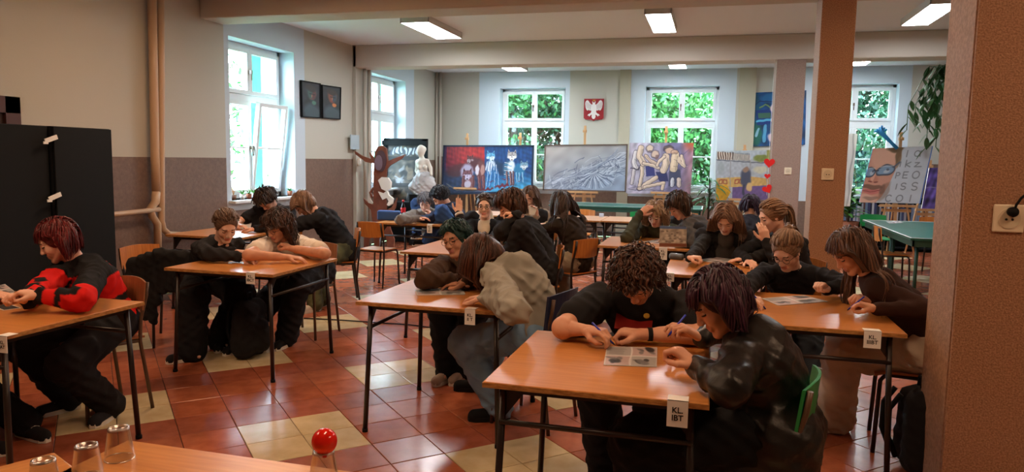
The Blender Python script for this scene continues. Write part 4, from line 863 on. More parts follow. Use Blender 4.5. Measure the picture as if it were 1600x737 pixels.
PE[15] = person('pupil with wavy blonde hair in an olive jacket resting the forehead on a hand', AY(1024, 335, 7.72), 268, (258, 32), near=False,
    L=dict(w=Tz(1062, 374, .80), p='pen', d=(-.9, -.4, .1), m=('z', .82, (1, .2, 0))), R=dict(w=AY(1000, 334, 7.55), p='rest', d=(.75, 0, .65), n=(.2, .9, -.2), e=AZ(980, 372, .80)), top=dict(col=(66, 68, 52), bag=.035, name='jacket'),
    hair=dict(style='curly', len=.27, curl=.3, a=(140, 96, 54), b=(222, 178, 116), part=.1, n=560, vol=.03))
PE[16] = person('pupil with dark brown shaggy hair in a grey jumper turned towards the blonde pupil', AY(1060, 322, 7.30), 182, (205, 38), near=False,
    L=dict(w=(-.28, 7.12, .80), p='rest', m=('z', .82, (.4, -1, 0))), R=dict(w=(-.40, 7.45, .80), p='rest'), top=dict(col=(82, 82, 84), bag=.035, name='jumper'), hair=dict(style='loose', len=.22, a=(36, 26, 20), b=(78, 54, 40), bang=.08, part=.2, n=520, vol=.03), pel=(.12, 7.28))
PE[17] = person('distant pupil with dark purple hair seen from behind beside the painting', AY(1172, 322, 9.0), 85, (85, 25), near=False,
    L=dict(w=(.15, 9.35, .80)), R=dict(w=(.62, 9.35, .80)), top=dict(col=(36, 34, 42), bag=.03, name='jumper'), hair=dict(style='loose', len=.16, a=(30, 22, 36), b=(66, 48, 74), n=440, vol=.02))
PE[18] = person('distant pupil in a grey top resting chin on hands beside the statue', AY(664, 316, 9.22), 278, (285, 28), near=False,
    L=dict(w=AY(674, 338, 9.05), p='fist', d=(-.4, 0, .8), m=('p', (.6, .5, -1))), R=dict(w=Tz(655, 341, .82), p='rest', d=(.9, -.1, .1), e=AZ(625, 344, .82)), top=dict(col=(120, 112, 106), bag=.03, name='jumper'), legs=dict(col=(40, 60, 96)), hair=dict(style='short', len=.08, a=(60, 48, 44), b=(112, 104, 108), bang=.05, n=480), skin=0)
PE[19] = person('distant pupil with curly black hair in navy bending over the table', AY(688, 308, 8.78), 188, (200, 42), near=False,
    L=dict(w=(-3.55, 8.50, .80)), R=dict(w=(-3.50, 8.80, .80)), top=dict(col=(28, 36, 62), bag=.035, name='hoodie'), legs=dict(col=(52, 84, 138)), hair=dict(style='curly', len=.10, curl=.5, a=(18, 18, 22), b=(44, 48, 62), vol=.03, n=560, bang=.05), pel=(-3.00, 8.65))
PE[20] = person('pupil with glasses and a cream waistcoat raising one hand', AY(757, 322, 7.2), 272, (284, 4), near=False, eyes=True,
    L=dict(w=(-1.95, 6.75, .80), p='rest'), R=dict(w=AY(717, 333, 7.15), p='up', d=(0, .05, 1), n=(.1, -1, 0), e=AY(729, 368, 7.05)), top=dict(col=(30, 32, 40), bag=.025, name='jumper', under=(224, 214, 196), wr=.01, cuff=(220, 216, 208)),
    hair=dict(style='back', a=(56, 42, 34), b=(96, 74, 58), gather=(-.09, 0, .0), bun=.03, n=480), glasses=(90, 80, 70), skin=2)
PE[21] = person('pupil with shaggy brown hair in a black jacket leaning on a raised fist', AY(797, 322, 6.45), 196, (205, 30), near=False,
    L=dict(w=AY(808, 335, 6.20), p='fist', d=(-.95, -.1, .1), e=AY(783, 362, 6.15)), R=dict(w=(-1.95, 6.45, .80)), top=dict(col=(32, 32, 34), bag=.045, name='jacket', cuff=(30, 30, 32)), hair=dict(style='curly', len=.17, curl=.18, a=(44, 28, 22), b=(92, 60, 44), bang=.09, vol=.035, n=720), pel=(-1.42, 6.38), s=1.1)
PE[22] = person('pupil with brown hair in a beige top tilting the head behind the black jacket', AY(827, 308, 8.2), 250, (262, 20, -18), near=False,
    L=dict(w=Tz(855, 350, .84), p='rest', m=('z', .84, (1, 0, 0))), R=dict(w=AY(838, 338, 8.0), p='rest', d=(-.1, -.3, .9), m=('p', (-.5, 0, -1))), top=dict(col=(160, 146, 130), bag=.03, name='t_shirt'), hair=dict(style='loose', len=.26, a=(78, 54, 40), b=(140, 104, 78), n=480, part=-.2), skin=2)
PE[23] = person('pupil with very long dark hair and beige trousers seen from behind', AY(876, 318, 7.35), 148, (150, 22), near=False,
    L=dict(w=(-1.75, 7.35, .82)), R=dict(w=(-1.60, 7.6, .85)), feet=[(-1.62, 7.35, 0), (-1.45, 7.45, 0)], top=dict(col=(46, 38, 32), bag=.02, name='jumper'), legs=dict(col=(150, 136, 116), bag=.04), hair=dict(style='loose', len=.52, a=(30, 22, 20), b=(84, 60, 50), n=680), pel=(-1.28, 7.2))
# chairs under them
CH = [(1, 'brown', 'brown-framed school chair under the red and black jumper'), (2, 'brown', 'school chair at the left edge under the green-sleeved pupil'), (4, 'brown', 'school chair under the pupil in the white t-shirt'), (5, 'wood', 'school chair of the pupil below the left window'),
      (6, 'wood', 'school chair of the pupil in camouflage trousers'), (7, 'wood', 'school chair under the teal-haired pupil'), (8, 'blue', 'dark blue plastic school chair under the grey hoodie'), (9, 'wood', 'school chair under the curly-haired pupil at the foreground table'),
      (10, 'green', 'green plastic school chair under the leather coat'), (11, 'wood', 'school chair under the blonde pupil with glasses'), (12, 'wood', 'school chair with orange seat under the beige trousers'), (13, 'wood', 'school chair under the pupil in the corset jacket'),
      (14, 'wood', 'school chair under the pupil with the blonde ponytail'), (15, 'wood', 'school chair under the olive jacket'), (16, 'wood', 'school chair under the grey jumper'), (17, 'wood', 'school chair under the distant purple-haired pupil'),
      (18, 'wood', 'school chair under the distant pupil in grey'), (19, 'wood', 'school chair under the distant pupil in navy'), (20, 'wood', 'school chair under the pupil raising a hand'), (21, 'wood', 'orange-backed school chair under the black jacket with shaggy hair'),
      (22, 'wood', 'school chair under the pupil in the beige top'), (23, 'wood', 'school chair under the pupil with very long dark hair')]
for k, kind, lab in CH: chair_for(PE[k], kind, lab, group='school chairs')
jc = AZ(262, 540)[:2]; jch = (-4.42, 5.02); make_chair('wood', 'empty school chair with a black jacket thrown over it', jch, 350, 'school chairs')
make_chair('wood', 'empty school chair with pale shiny seat in front of the table by the wooden tree', (-3.90, 8.02+.12), 82, 'school chairs')
make_chair('wood', 'empty wooden school chair behind the pale tables, left of the green chair', (-1.95, 11.2), 268, 'school chairs')
make_chair('green', 'empty green school chair behind the pale tables', (-1.02, 11.15), 270, 'school chairs')
make_chair('wood', 'empty wooden school chair behind the pale tables, right of the green chair', (-.38, 11.25), 270, 'school chairs')
make_chair('green', 'green chair behind the table tennis table near the bookcase', (2.45, 12.35), 270, 'school chairs')
make_chair('wood', 'wooden chair behind the table tennis table below the portrait', (3.25, 12.2), 270, 'school chairs')
make_chair('wood', 'wooden chair tucked under the left long side of the table tennis table', (2.25, 10.2), 0, 'school chairs')
# ---------------------------------------------------------------- paintings (flat printed / painted surfaces)
VC = vcol_mat('painted_canvas')
class Art:
    """colour grid painted by strokes; coordinates are those of the box given"""
    def __init__(s, box, nx, bg):
        s.x0, s.y0, s.x1, s.y1 = box; s.nx = nx; s.ny = max(2, int(nx*(s.y1-s.y0)/(s.x1-s.x0)))
        s.X, s.Y = np.meshgrid(np.linspace(s.x0, s.x1, s.nx), np.linspace(s.y1, s.y0, s.ny)); s.C = np.ones((s.ny, s.nx, 3))*np.array(bg)
    def mix(s, m, col): s.C += (np.array(col, float)-s.C)*np.clip(m, 0, 1)[..., None]
    def warp(s, k=2., f=.05): return s.X+k*np.sin(s.Y*f*2+s.X*f)+k*.6*np.sin(s.X*f*3.1+1.3), s.Y+k*np.sin(s.X*f*2.3)+k*.6*np.sin(s.Y*f*2.7+.4)
    def ell(s, cx, cy, rx, ry, col, a=1., ang=0., soft=.35, w=2.):
        X, Y = s.warp(w); c, n = cos(radians(ang)), sin(radians(ang)); u = ((X-cx)*c+(Y-cy)*n)/rx; v = (-(X-cx)*n+(Y-cy)*c)/ry
        s.mix(np.clip((1.12-np.sqrt(u*u+v*v))/soft, 0, 1)*a, col)
    def line(s, pts, w, col, a=1., soft=2.5, wv=1.5):
        X, Y = s.warp(wv); D = np.full(X.shape, 1e9)
        for (ax, ay), (bx_, by) in zip(pts[:-1], pts[1:]):
            dx, dy = bx_-ax, by-ay; t = np.clip(((X-ax)*dx+(Y-ay)*dy)/(dx*dx+dy*dy+1e-9), 0, 1); D = np.minimum(D, np.hypot(X-ax-t*dx, Y-ay-t*dy))
        s.mix(np.clip((w/2-D)/soft+.5, 0, 1)*a, col)
    def poly(s, pts, col, a=1.):
        ins = np.zeros(s.X.shape, bool); n = len(pts)
        for i in range(n):
            (xa, ya), (xb, yb) = pts[i], pts[(i+1) % n]
            if ya != yb: ins ^= ((ya > s.Y) != (yb > s.Y)) & (s.X < (xb-xa)*(s.Y-ya)/(yb-ya)+xa)
        s.mix(ins*a, col)
    def grad(s, f, col): s.mix(f(s.X, s.Y), col)
    def mottle(s, k, f=.05, seed=0):
        r = np.random.RandomState(seed); n = sum(np.sin(s.X*f*r.uniform(.3, 3)*r.choice((-1, 1))+s.Y*f*r.uniform(.3, 3)+r.uniform(0, 6)) for _ in range(9))/3
        s.C = s.C*(1+k*n[..., None])+k*3*r.randn(*s.C.shape)
    def limb(s, pts, w, flesh=(214, 190, 166), out=(54, 44, 62)):
        s.line(pts, w+9, out); s.line(pts, w, flesh); o = [(x-w*.18, y-w*.18) for x, y in pts]; s.line(o, w*.35, tuple(min(255, c+22) for c in flesh), .7)
        o = [(x+w*.3, y+w*.25) for x, y in pts]; s.line(o, w*.25, tuple(c*.72 for c in flesh), .6)
def canvas(name, art, corners, thick, label, cat='painting', frame=None, fw=.02, side=None, group=None):
    """corners: TL, TR, BR, BL in the world"""
    TL, TR, BR, BL = [np.array(c, float) for c in corners]; org = (BL+BR)/2
    u = np.linspace(0, 1, art.nx)[None, :, None]; v = np.linspace(0, 1, art.ny)[:, None, None]
    P = (BL*(1-u)+BR*u)*(1-v)+(TL*(1-u)+TR*u)*v-org; nrm = vn(np.cross(BR-BL, TL-BL))
    r = empty(name, tuple(org), label=label, cat=cat, group=group)
    i = np.arange(art.ny-1)[:, None]*art.nx+np.arange(art.nx-1)[None]; Q = np.stack([i, i+1, i+1+art.nx, i+art.nx], 2).reshape(-1, 4)
    c = np.clip(art.C/255, 0, 1); c = np.where(c <= .04045, c/12.92, ((c+.055)/1.055)**2.4); c = np.concatenate([c, np.ones((*c.shape[:2], 1))], 2)
    np_mesh('picture', P.reshape(-1, 3)+nrm*.0015, Q, VC, r, attrs={'Col': (c.reshape(-1, 4), 'FLOAT_COLOR')})
    m = MB(); q = [p-org for p in (BL, BR, TR, TL)]; m.add([p-nrm*thick for p in q]+q, [(3, 2, 1, 0), (4, 5, 6, 7), (0, 1, 5, 4), (1, 2, 6, 5), (2, 3, 7, 6), (3, 0, 4, 7)]); m.build('stretcher_frame', side or M_PAPER, r)
    if frame:
        m = MB()
        for a, b in ((0, 1), (1, 2), (2, 3), (3, 0)):
            d = vn(q[b]-q[a]); s_ = np.cross(nrm, d); L = np.linalg.norm(q[b]-q[a]); m.box((q[a]+q[b])/2+s_*0-nrm*(thick/2-.006), (L+fw, fw, thick+.014), ax=(d, s_, nrm))
        m.build('frame', frame, r)
    return r
YE = 14.55
def quad(pts, Y): return [AY(x, y, Y) for x, y in pts]
# wolves in red and blue
a = Art((30, 110, 1060, 680), 250, (22, 66, 120))
a.grad(lambda X, Y: np.clip((Y-430)/200, 0, 1)*(X > 520), (70, 160, 205)); a.poly([(60, 110), (508, 110), (512, 330), (470, 400), (60, 420)], (164, 38, 40)); a.grad(lambda X, Y: np.clip((300-X)/260, 0, 1)*(Y < 420)*.7, (92, 34, 66)); a.grad(lambda X, Y: (X < 510)*np.clip((Y-330)/120, 0, 1), (44, 62, 96))
a.mottle(.10, .04, 1)
for x in range(70, 500, 34): a.line([(x, 130), (x+8, 250)], 7, (198, 46, 40), .5)
for x in range(540, 1050, 40): a.line([(x, 120), (x+10, 300)], 9, (18, 46, 96), .5)
def wolf_head(cx, cy, k, c, dk, lt, turn=0.):
    for sx in (-1, 1): a.poly([(cx+sx*10*k, cy-22*k), (cx+sx*34*k, cy-62*k), (cx+sx*40*k, cy-8*k)], c); a.poly([(cx+sx*18*k, cy-24*k), (cx+sx*32*k, cy-50*k), (cx+sx*34*k, cy-14*k)], dk)
    a.ell(cx, cy, 42*k, 36*k, c, 1, 0, .2, w=1); a.ell(cx+turn*k, cy+26*k, 22*k, 28*k, lt, 1, 0, .25, w=1)
    for sx in (-1, 1): a.ell(cx+sx*26*k, cy+14*k, 18*k, 14*k, lt, .8, sx*30, .4, w=1); a.ell(cx+sx*15*k+turn*k*.6, cy-2*k, 6*k, 4*k, dk, 1, 0, .2, w=0)
    a.ell(cx+turn*1.3*k, cy+42*k, 8*k, 6*k, dk, 1, 0, .2, w=0); a.line([(cx, cy-30*k), (cx+turn*k, cy+20*k)], 7*k, dk, .5)
a.ell(220, 400, 170, 80, (84, 42, 48), .85, -12); a.ell(400, 330, 110, 90, (84, 42, 48), 1, 10); a.ell(470, 400, 58, 120, (108, 62, 62)); wolf_head(345, 265, .95, (96, 52, 56), (44, 24, 32), (168, 146, 152), -16); a.ell(432, 400, 24, 66, (214, 204, 214)); a.ell(492, 400, 26, 66, (178, 132, 122))
a.ell(312, 420, 78, 100, (170, 160, 186)); a.ell(345, 560, 70, 70, (128, 78, 82)); a.ell(325, 570, 46, 46, (190, 180, 198)); wolf_head(318, 450, 1.35, (120, 72, 80), (54, 32, 42), (196, 184, 206))
for x0, x1 in ((275, 268), (385, 382), (455, 470), (505, 515)): a.line([(x0, 480), (x1, 625)], 36, (104, 54, 56)); a.line([(x0-8, 480), (x1-8, 620)], 7, (168, 130, 132), .7)
a.ell(640, 390, 90, 105, (30, 58, 90)); a.ell(590, 370, 60, 90, (196, 206, 220)); a.ell(630, 430, 50, 80, (40, 104, 160), .9)
for i in range(9): a.line([(545+i*13, 300+i*5), (528+i*16, 400+(i%3)*22)], 7, (48, 84, 128) if i % 2 else (222, 230, 238), .85)
wolf_head(582, 235, 1.15, (96, 166, 204), (20, 48, 86), (214, 230, 240), 14)
for x0, x1 in ((560, 548), (598, 580), (640, 640), (676, 690)): a.line([(x0, 430), (x1, 600)], 22, (36, 108, 174)); a.line([(x0-5, 430), (x1-5, 600)], 6, (176, 214, 236))
a.ell(720, 390, 60, 90, (28, 50, 80), .7); a.ell(795, 390, 72, 105, (58, 96, 126)); a.ell(822, 370, 46, 84, (214, 222, 230))
for i in range(8): a.line([(745, 310+i*24), (825, 335+i*24)], 8, (80, 150, 186) if i % 2 else (232, 238, 242), .85)
wolf_head(825, 228, 1.25, (168, 160, 158), (52, 44, 56), (224, 222, 222))
for x0, x1 in ((770, 786), (812, 826), (845, 850)): a.line([(x0, 430), (x1, 590)], 24, (88, 54, 60)); a.line([(x0-6, 430), (x1-6, 585)], 6, (186, 160, 158))
a.ell(915, 400, 66, 80, (44, 116, 158)); wolf_head(965, 350, 1.05, (120, 156, 178), (40, 48, 66), (208, 214, 218)); 
for x0, x1 in ((880, 895), (915, 915), (950, 962)): a.line([(x0, 440), (x1, 560)], 18, (60, 140, 184)); a.line([(x0-4, 440), (x1-4, 560)], 5, (196, 222, 236))
for x, y, r in ((720, 600, 90), (560, 640, 70), (740, 520, 30), (600, 540, 24), (915, 540, 22), (470, 640, 40)): a.ell(x, y, r, r*.25, (112, 30, 44), .9, -6, w=7)
a.line([(80, 560), (200, 640), (520, 660)], 12, (150, 150, 140), .6); a.line([(60, 590), (180, 600)], 10, (120, 110, 112), .6)
canvas('wolf_painting', a, quad([(694, 228), (833, 228), (831, 299), (691, 303)], YE), .03, 'large red and blue painting of wolves on two easels', frame=plain('dark_blue_frame', (22, 40, 66), .5), fw=.035)
# drapery study
a = Art((95, 155, 540, 395), 240, (168, 162, 158)); a.grad(lambda X, Y: np.clip((X-95)/445*.5+(Y-200)/240, 0, 1), (142, 156, 178)); a.mottle(.04, .03, 4)
rr = np.random.RandomState(3)
for i in range(150):
    t = rr.rand(); x = 110+t*400; base = 350-120*max(0, t-.15)*1.1+rr.randn()*30; 
    if rr.rand() < .6: pts = [(x, base), (x+30+20*rr.rand(), base-14-16*rr.rand()), (x+80*rr.rand()+40, base-20-20*rr.rand())]
    else: pts = [(x, base), (x+rr.randn()*18, base+30), (x+rr.randn()*34, min(388, base+60))]
    c = (74, 84, 108) if rr.rand() < .48 else (204, 212, 224); a.line(pts, 1.5+3.5*rr.rand(), c, .55, 2)
for i in range(16): an = pi*(.05+i/17); a.line([(370, 300), (370+110*cos(an), 310+75*sin(an))], 4, (210, 218, 230) if i % 2 else (70, 80, 106), .75)
for i in range(10): a.line([(490, 170+i*5), (450-i*16, 235+i*9), (310-i*20, 290+i*9)], 2.5, (62, 74, 100) if i % 2 else (196, 204, 218), .6)
canvas('drapery_painting', a, quad([(852, 227), (980, 226), (977, 299), (849, 296)], YE), .03, 'large pale grey-blue painting of crumpled drapery on an easel', frame=plain('grey_brown_frame', (98, 82, 72), .5), fw=.025)
# kneeling figures
a = Art((60, 155, 765, 690), 230, (176, 168, 186)); a.grad(lambda X, Y: np.clip((X-250)/300, 0, 1)*.8, (92, 88, 128)); a.grad(lambda X, Y: np.clip((X-620)/120, 0, 1)*.8, (166, 120, 128)); a.grad(lambda X, Y: np.clip((X-620)/100, 0, 1)*np.clip((260-Y)/90, 0, 1), (176, 84, 56)); a.mottle(.09, .03, 7)
for i in range(40): x = 80+rr.rand()*650; y = 170+rr.rand()*500; a.line([(x, y), (x+rr.randn()*60, y+rr.randn()*30)], 6+8*rr.rand(), (70, 66, 110) if rr.rand() < .5 else (196, 190, 204), .35)
FL = (208, 186, 166)
a.poly([(370, 460), (490, 455), (520, 560), (420, 560)], (46, 50, 96)); a.poly([(255, 400), (350, 400), (370, 500), (270, 510)], (52, 56, 112)); a.poly([(520, 440), (640, 430), (660, 600), (520, 610)], (56, 62, 86), .8)
a.limb([(135, 260), (120, 360), (150, 420)], 48, (206, 198, 200)); a.limb([(130, 440), (118, 580)], 34, (200, 190, 190)); a.line([(95, 420), (180, 440), (200, 380)], 9, (50, 42, 60))
a.limb([(215, 400), (225, 480), (205, 610)], 38, FL); a.ell(210, 640, 40, 24, (54, 44, 62)); a.ell(210, 636, 32, 17, FL)
a.limb([(190, 210), (175, 290), (230, 370)], 62, FL); a.limb([(230, 370), (330, 390), (400, 420)], 30, FL); a.limb([(250, 290), (300, 340), (380, 375)], 30, (196, 172, 152))
a.ell(290, 215, 46, 44, (54, 44, 62)); a.ell(290, 213, 39, 37, FL); a.line([(280, 240), (310, 238)], 7, (90, 66, 70)); a.ell(352, 275, 50, 44, (54, 44, 62)); a.ell(352, 273, 43, 37, (204, 176, 158)); a.ell(375, 305, 22, 28, (120, 92, 92), .8)
a.limb([(470, 300), (480, 370), (455, 440)], 74, FL); a.limb([(455, 300), (400, 350), (385, 390)], 30, FL); a.limb([(380, 520), (260, 600), (250, 620)], 46, FL); a.limb([(260, 620), (400, 590), (470, 575), (455, 640)], 32, FL)
a.ell(495, 220, 60, 44, (54, 44, 62)); a.ell(505, 235, 48, 34, (198, 164, 142)); a.line([(450, 205), (530, 195)], 20, (92, 80, 78))
a.limb([(575, 280), (570, 350), (565, 420)], 82, (206, 184, 158)); a.limb([(640, 290), (680, 400), (615, 345)], 30, FL); a.ell(618, 330, 22, 30, FL); a.limb([(545, 250), (580, 250)], 36, (186, 150, 128)); a.limb([(630, 540), (635, 600)], 44, (196, 178, 170)); a.limb([(560, 540), (560, 600)], 40, (190, 190, 200))
for p in ([(130, 330), (170, 350)], [(445, 380), (440, 430)], [(500, 330), (505, 400)], [(560, 400), (610, 400)], [(560, 330), (600, 340)]): a.line(p, 4, (84, 64, 70), .8)
a.line([(80, 640), (200, 660), (330, 650), (470, 660)], 7, (70, 62, 90), .7)
canvas('figure_painting', a, quad([(984, 223), (1084, 223), (1079, 303), (978, 302)], YE), .03, 'painting of four huddled bare-backed figures on an easel', side=plain('canvas_side', (196, 180, 170), .7))
# market stall
a = Art((75, 65, 445, 385), 190, (170, 176, 184)); a.grad(lambda X, Y: (Y < 120)*.8, (176, 190, 200)); a.poly([(82, 68), (300, 95), (300, 132), (82, 118)], (216, 208, 194))
for i in range(9): x = 90+i*10 if i < 5 else 90+i*20; 
for i in range(7): a.line([(88+i*16, 72+i), (94+i*15, 114+i)], 8, (92, 68, 56))
for i in range(14): a.line([(180+i*8.5, 76+i*.8), (184+i*8.5, 122+i)], 4, (104, 104, 108))
a.line([(82, 120), (300, 142), (440, 150)], 7, (96, 100, 112)); a.ell(370, 118, 50, 24, (120, 134, 70)); a.ell(430, 90, 26, 40, (146, 150, 70)); a.poly([(82, 240), (300, 232), (440, 250), (440, 300), (82, 300)], (196, 160, 96)); a.poly([(190, 300), (440, 290), (440, 385), (190, 385)], (104, 84, 134)); a.poly([(82, 290), (150, 280), (180, 330), (150, 385), (82, 385)], (214, 160, 38)); a.mottle(.04, .08, 11)
for x in (172, 300, 412): a.line([(x, 130), (x+2, 320)], 5, (150, 148, 150))
for x in (100, 130, 205, 235): a.line([(x, 252), (x+22, 252), (x+22, 276), (x, 276), (x, 252)], 6, (150, 72, 54))
a.ell(275, 240, 36, 68, (72, 78, 98)); a.ell(275, 188, 22, 20, (148, 118, 100)); a.ell(300, 300, 20, 30, (206, 172, 120)); a.line([(262, 290), (262, 345)], 14, (58, 62, 84)); a.ell(110, 180, 24, 40, (150, 158, 160), .6); a.ell(370, 190, 50, 24, (214, 206, 160), .6)
canvas('market_painting', a, quad([(1119, 236), (1208, 234), (1205, 312), (1117, 313)], 14.2), .03, 'painting of a striped market awning with yellow and purple ground on an easel')
# blue abstract
a = Art((325, 285, 735, 690), 170, (14, 66, 116)); a.mottle(.22, .03, 21); a.ell(370, 600, 50, 90, (30, 100, 70), .8); a.ell(350, 400, 60, 140, (16, 84, 104), .7); a.ell(500, 330, 100, 40, (24, 96, 148), .9)
a.poly([(370, 420), (490, 410), (510, 520), (380, 530)], (16, 50, 116)); a.poly([(385, 440), (480, 440), (480, 480), (390, 480)], (60, 100, 84)); a.line([(380, 500), (500, 490)], 16, (80, 166, 206)); a.line([(400, 400), (440, 378), (480, 400)], 9, (110, 136, 84)); a.line([(360, 380), (400, 350), (530, 360)], 7, (20, 40, 90))
a.line([(440, 540), (430, 650)], 26, (96, 170, 206), .8); a.line([(390, 560), (370, 610)], 18, (150, 190, 220), .8); a.ell(505, 410, 30, 36, (196, 168, 176)); a.ell(500, 495, 22, 16, (196, 168, 176)); a.ell(490, 625, 34, 36, (206, 180, 190)); a.ell(520, 320, 14, 30, (190, 166, 176)); a.ell(600, 500, 80, 150, (14, 56, 104), .8)
canvas('blue_painting', a, quad([(1171, 145), (1260, 141), (1258, 226), (1172, 229)], YB-.03), .03, 'blue abstract painting hung on the back wall behind the far pillar', side=plain('canvas_side_blue', (20, 60, 100), .7))
# face with sunglasses and letters (parallelogram canvas)
a = Art((0, 0, 240, 222), 230, (206, 214, 226)); a.mottle(.012, .05, 31)
a.poly([(0, 0), (112, 0), (118, 40), (112, 96), (100, 150), (84, 196), (66, 222), (0, 222)], (216, 158, 136)); a.ell(60, 40, 62, 46, (232, 184, 160), .8); a.ell(20, 212, 46, 26, (232, 190, 172), .9); a.ell(92, 6, 36, 14, (118, 94, 68), .95); a.ell(112, 30, 13, 44, (126, 100, 74), .95); a.ell(118, 60, 8, 24, (150, 124, 98), .7)
a.ell(88, 176, 17, 44, (128, 98, 84), .45, 18, w=3); a.ell(34, 158, 48, 9, (104, 76, 66), .7, 4); a.ell(80, 168, 12, 22, (110, 82, 72), .5, 10); a.ell(36, 172, 40, 6, (206, 116, 112), 1, 2); a.ell(38, 181, 34, 7, (214, 128, 122), 1, 2); a.line([(4, 174), (34, 177), (72, 171)], 2, (120, 54, 58)); a.ell(42, 204, 30, 7, (128, 100, 88), .5)
a.ell(34, 124, 21, 16, (206, 138, 118), .9); a.ell(30, 112, 10, 24, (236, 186, 164), .8); a.ell(24, 136, 9, 4, (140, 78, 68), .9); a.ell(46, 137, 8, 4, (140, 78, 68), .9)
for cx, cy, rx, ry in ((12, 98, 17, 17), (74, 90, 33, 18)): a.ell(cx, cy, rx+4, ry+4, (74, 82, 98), 1, -9, .12); a.ell(cx, cy, rx, ry, (134, 166, 200), 1, -9, .2); a.ell(cx+6, cy+6, rx*.45, 8, (206, 216, 224), .8, -20); a.ell(cx+9, cy-3, rx*.22, 6, (76, 84, 104), .7)
a.line([(26, 90), (44, 90)], 6, (66, 72, 90)); a.line([(102, 76), (122, 62)], 7, (96, 104, 122)); a.line([(2, 82), (30, 80)], 3, (236, 240, 244), .7); a.line([(50, 76), (100, 70)], 3, (236, 240, 244), .7)
def glyph(a, segs, x, y, s, col=(128, 134, 146)):
    for sg in segs: a.line([(x+px*s, y+py*s) for px, py in sg], 4.2, col, .9, 2, 0)
arc = lambda cx, cy, rx, ry, a0, a1: [(cx+rx*cos(radians(t)), cy+ry*sin(radians(t))) for t in np.linspace(a0, a1, 12)]
GL = {'i': [[(.5, .2), (.5, 1)], [(.5, 0), (.5, .05)]], 'a': [arc(.45, .6, .4, .4, 0, 360), [(.88, .2), (.88, 1)]], 'k': [[(.1, 0), (.1, 1)], [(.8, .3), (.1, .65), (.8, 1)]], 'z': [[(.1, .35), (.8, .35), (.1, 1), (1.2, 1)]], 'E': [[(.8, 0), (.1, 0), (.1, 1), (.8, 1)], [(.1, .5), (.7, .5)]], 'O': [arc(.5, .5, .48, .5, 0, 360)], 'S': [arc(.5, .25, .35, .25, -30, -270), arc(.5, .75, .35, .25, -90, 150)], 'C': [arc(.5, .5, .45, .5, 45, 315)], 'l': [[(.3, 0), (.3, 1)]], 'P': [[(.1, 0), (.1, 1)], arc(.3, .28, .45, .28, -90, 90)]}
for ch, x, y, s in (('i', 132, 14, 24), ('a', 172, 10, 28), ('i', 118, 58, 18), ('k', 146, 52, 26), ('z', 182, 54, 24), ('P', 118, 100, 22), ('E', 146, 98, 24), ('O', 184, 96, 28), ('i', 122, 146, 20), ('S', 146, 142, 26), ('S', 188, 140, 30), ('C', 100, 190, 26), ('O', 142, 190, 26), ('l', 190, 190, 24)): glyph(a, GL[ch], x, y, s)
a.line([(238, 0), (238, 222)], 4, (60, 110, 200), 1, 2, 0)
canvas('sunglasses_portrait', a, quad([(1364, 232), (1458, 228), (1438, 318), (1342, 316)], 13.2), .03, 'slanted white canvas of a man in sunglasses with grey letters', side=plain('blue_edge', (50, 90, 180), .6))
# two dark portraits on the left wall
for k, (pts, lab, c1, c2) in enumerate((([(470.5, 126), (500, 131), (500, 184), (472, 182)], 'dark green-toned portrait on the left wall, left one of two', (44, 78, 70), (90, 40, 40)), (([(503, 133), (532, 137), (531, 186), (504, 184)]), 'dark red-toned portrait on the left wall, right one of two', (120, 62, 40), (40, 60, 80)))):
    a = Art((0, 0, 60, 106), 80, (26, 26, 34)); a.mottle(.2, .1, 40+k); a.ell(32, 34, 17, 23, c1); a.ell(32, 96, 28, 34, (58, 76, 84), .9); a.ell(40, 36, 8, 16, c2, .9); a.ell(30, 18, 17, 10, (40, 30, 28), .9); a.line([(24, 34), (42, 34)], 2.5, (20, 16, 18)); a.line([(32, 36), (32, 44)], 2, (196, 120, 80)); a.line([(26, 50), (38, 50)], 2, (130, 40, 36)); a.ell(42, 60, 8, 6, (210, 120, 50) if k else (70, 120, 100), .9)
    canvas('portrait_picture', a, [AX(x, y, XL+.03) for x, y in pts], .02, lab, frame=M_BLACK, fw=.015)
# purple painting and white board behind on the right
a = Art((0, 0, 60, 100), 40, (92, 76, 150)); a.mottle(.25, .12, 50); a.line([(0, 50), (60, 46)], 2, (150, 150, 190))
canvas('purple_painting', a, quad([(1452, 262), (1475, 262), (1470, 326), (1440, 326)], 14.0), .03, 'purple painting leaning beside the portrait by the nearest pillar')
a = Art((0, 0, 30, 120), 40, (216, 216, 206)); a.mottle(.03, .1, 51); a.line([(24, 0), (24, 120)], 2, (150, 150, 140))
canvas('blank_canvas', a, quad([(1312, 208), (1340, 209), (1328, 322), (1300, 322)], 13.9), .03, 'tall blank white canvas standing right of the middle pillar')
# easels
def easel(px, Y, ztop, zshelf, label, wide=.5, tilt=.0):
    b = AY(px, 250, Y); r = empty('easel', (b[0], Y+.05, 0), label=label, cat='easel'); zt = ztop
    MB().box((0, .03, zt/2+.1), (.045, .022, zt-.2)).build('mast', M_EASEL, r); m = MB(); m.box((0, .0, zt-.11), (.075, .05, .05)); m.tube([(0, -.03, zt-.1), (0, -.05, zt-.1)], .012, 8); m.build('top_clamp', M_EASEL, r)
    MB().box((0, -.055, zshelf), (wide, .09, .02)).box((0, -.1, zshelf+.012), (wide, .012, .04)).box((0, .0, zshelf-.07), (wide*.8, .02, .05)).build('tray', M_EASEL, r)
    for sx in (-1, 1): MB().tube([(sx*.32, -.06, 0), (sx*.05, .04, min(1.5, zt-.2))], .016, 4).build('leg', M_EASEL, r)
    MB().tube([(0, .48, 0), (0, .05, min(1.5, zt-.2))], .016, 4).build('leg', M_EASEL, r)
top = lambda px, py, Y: AY(px, py, Y)[2]
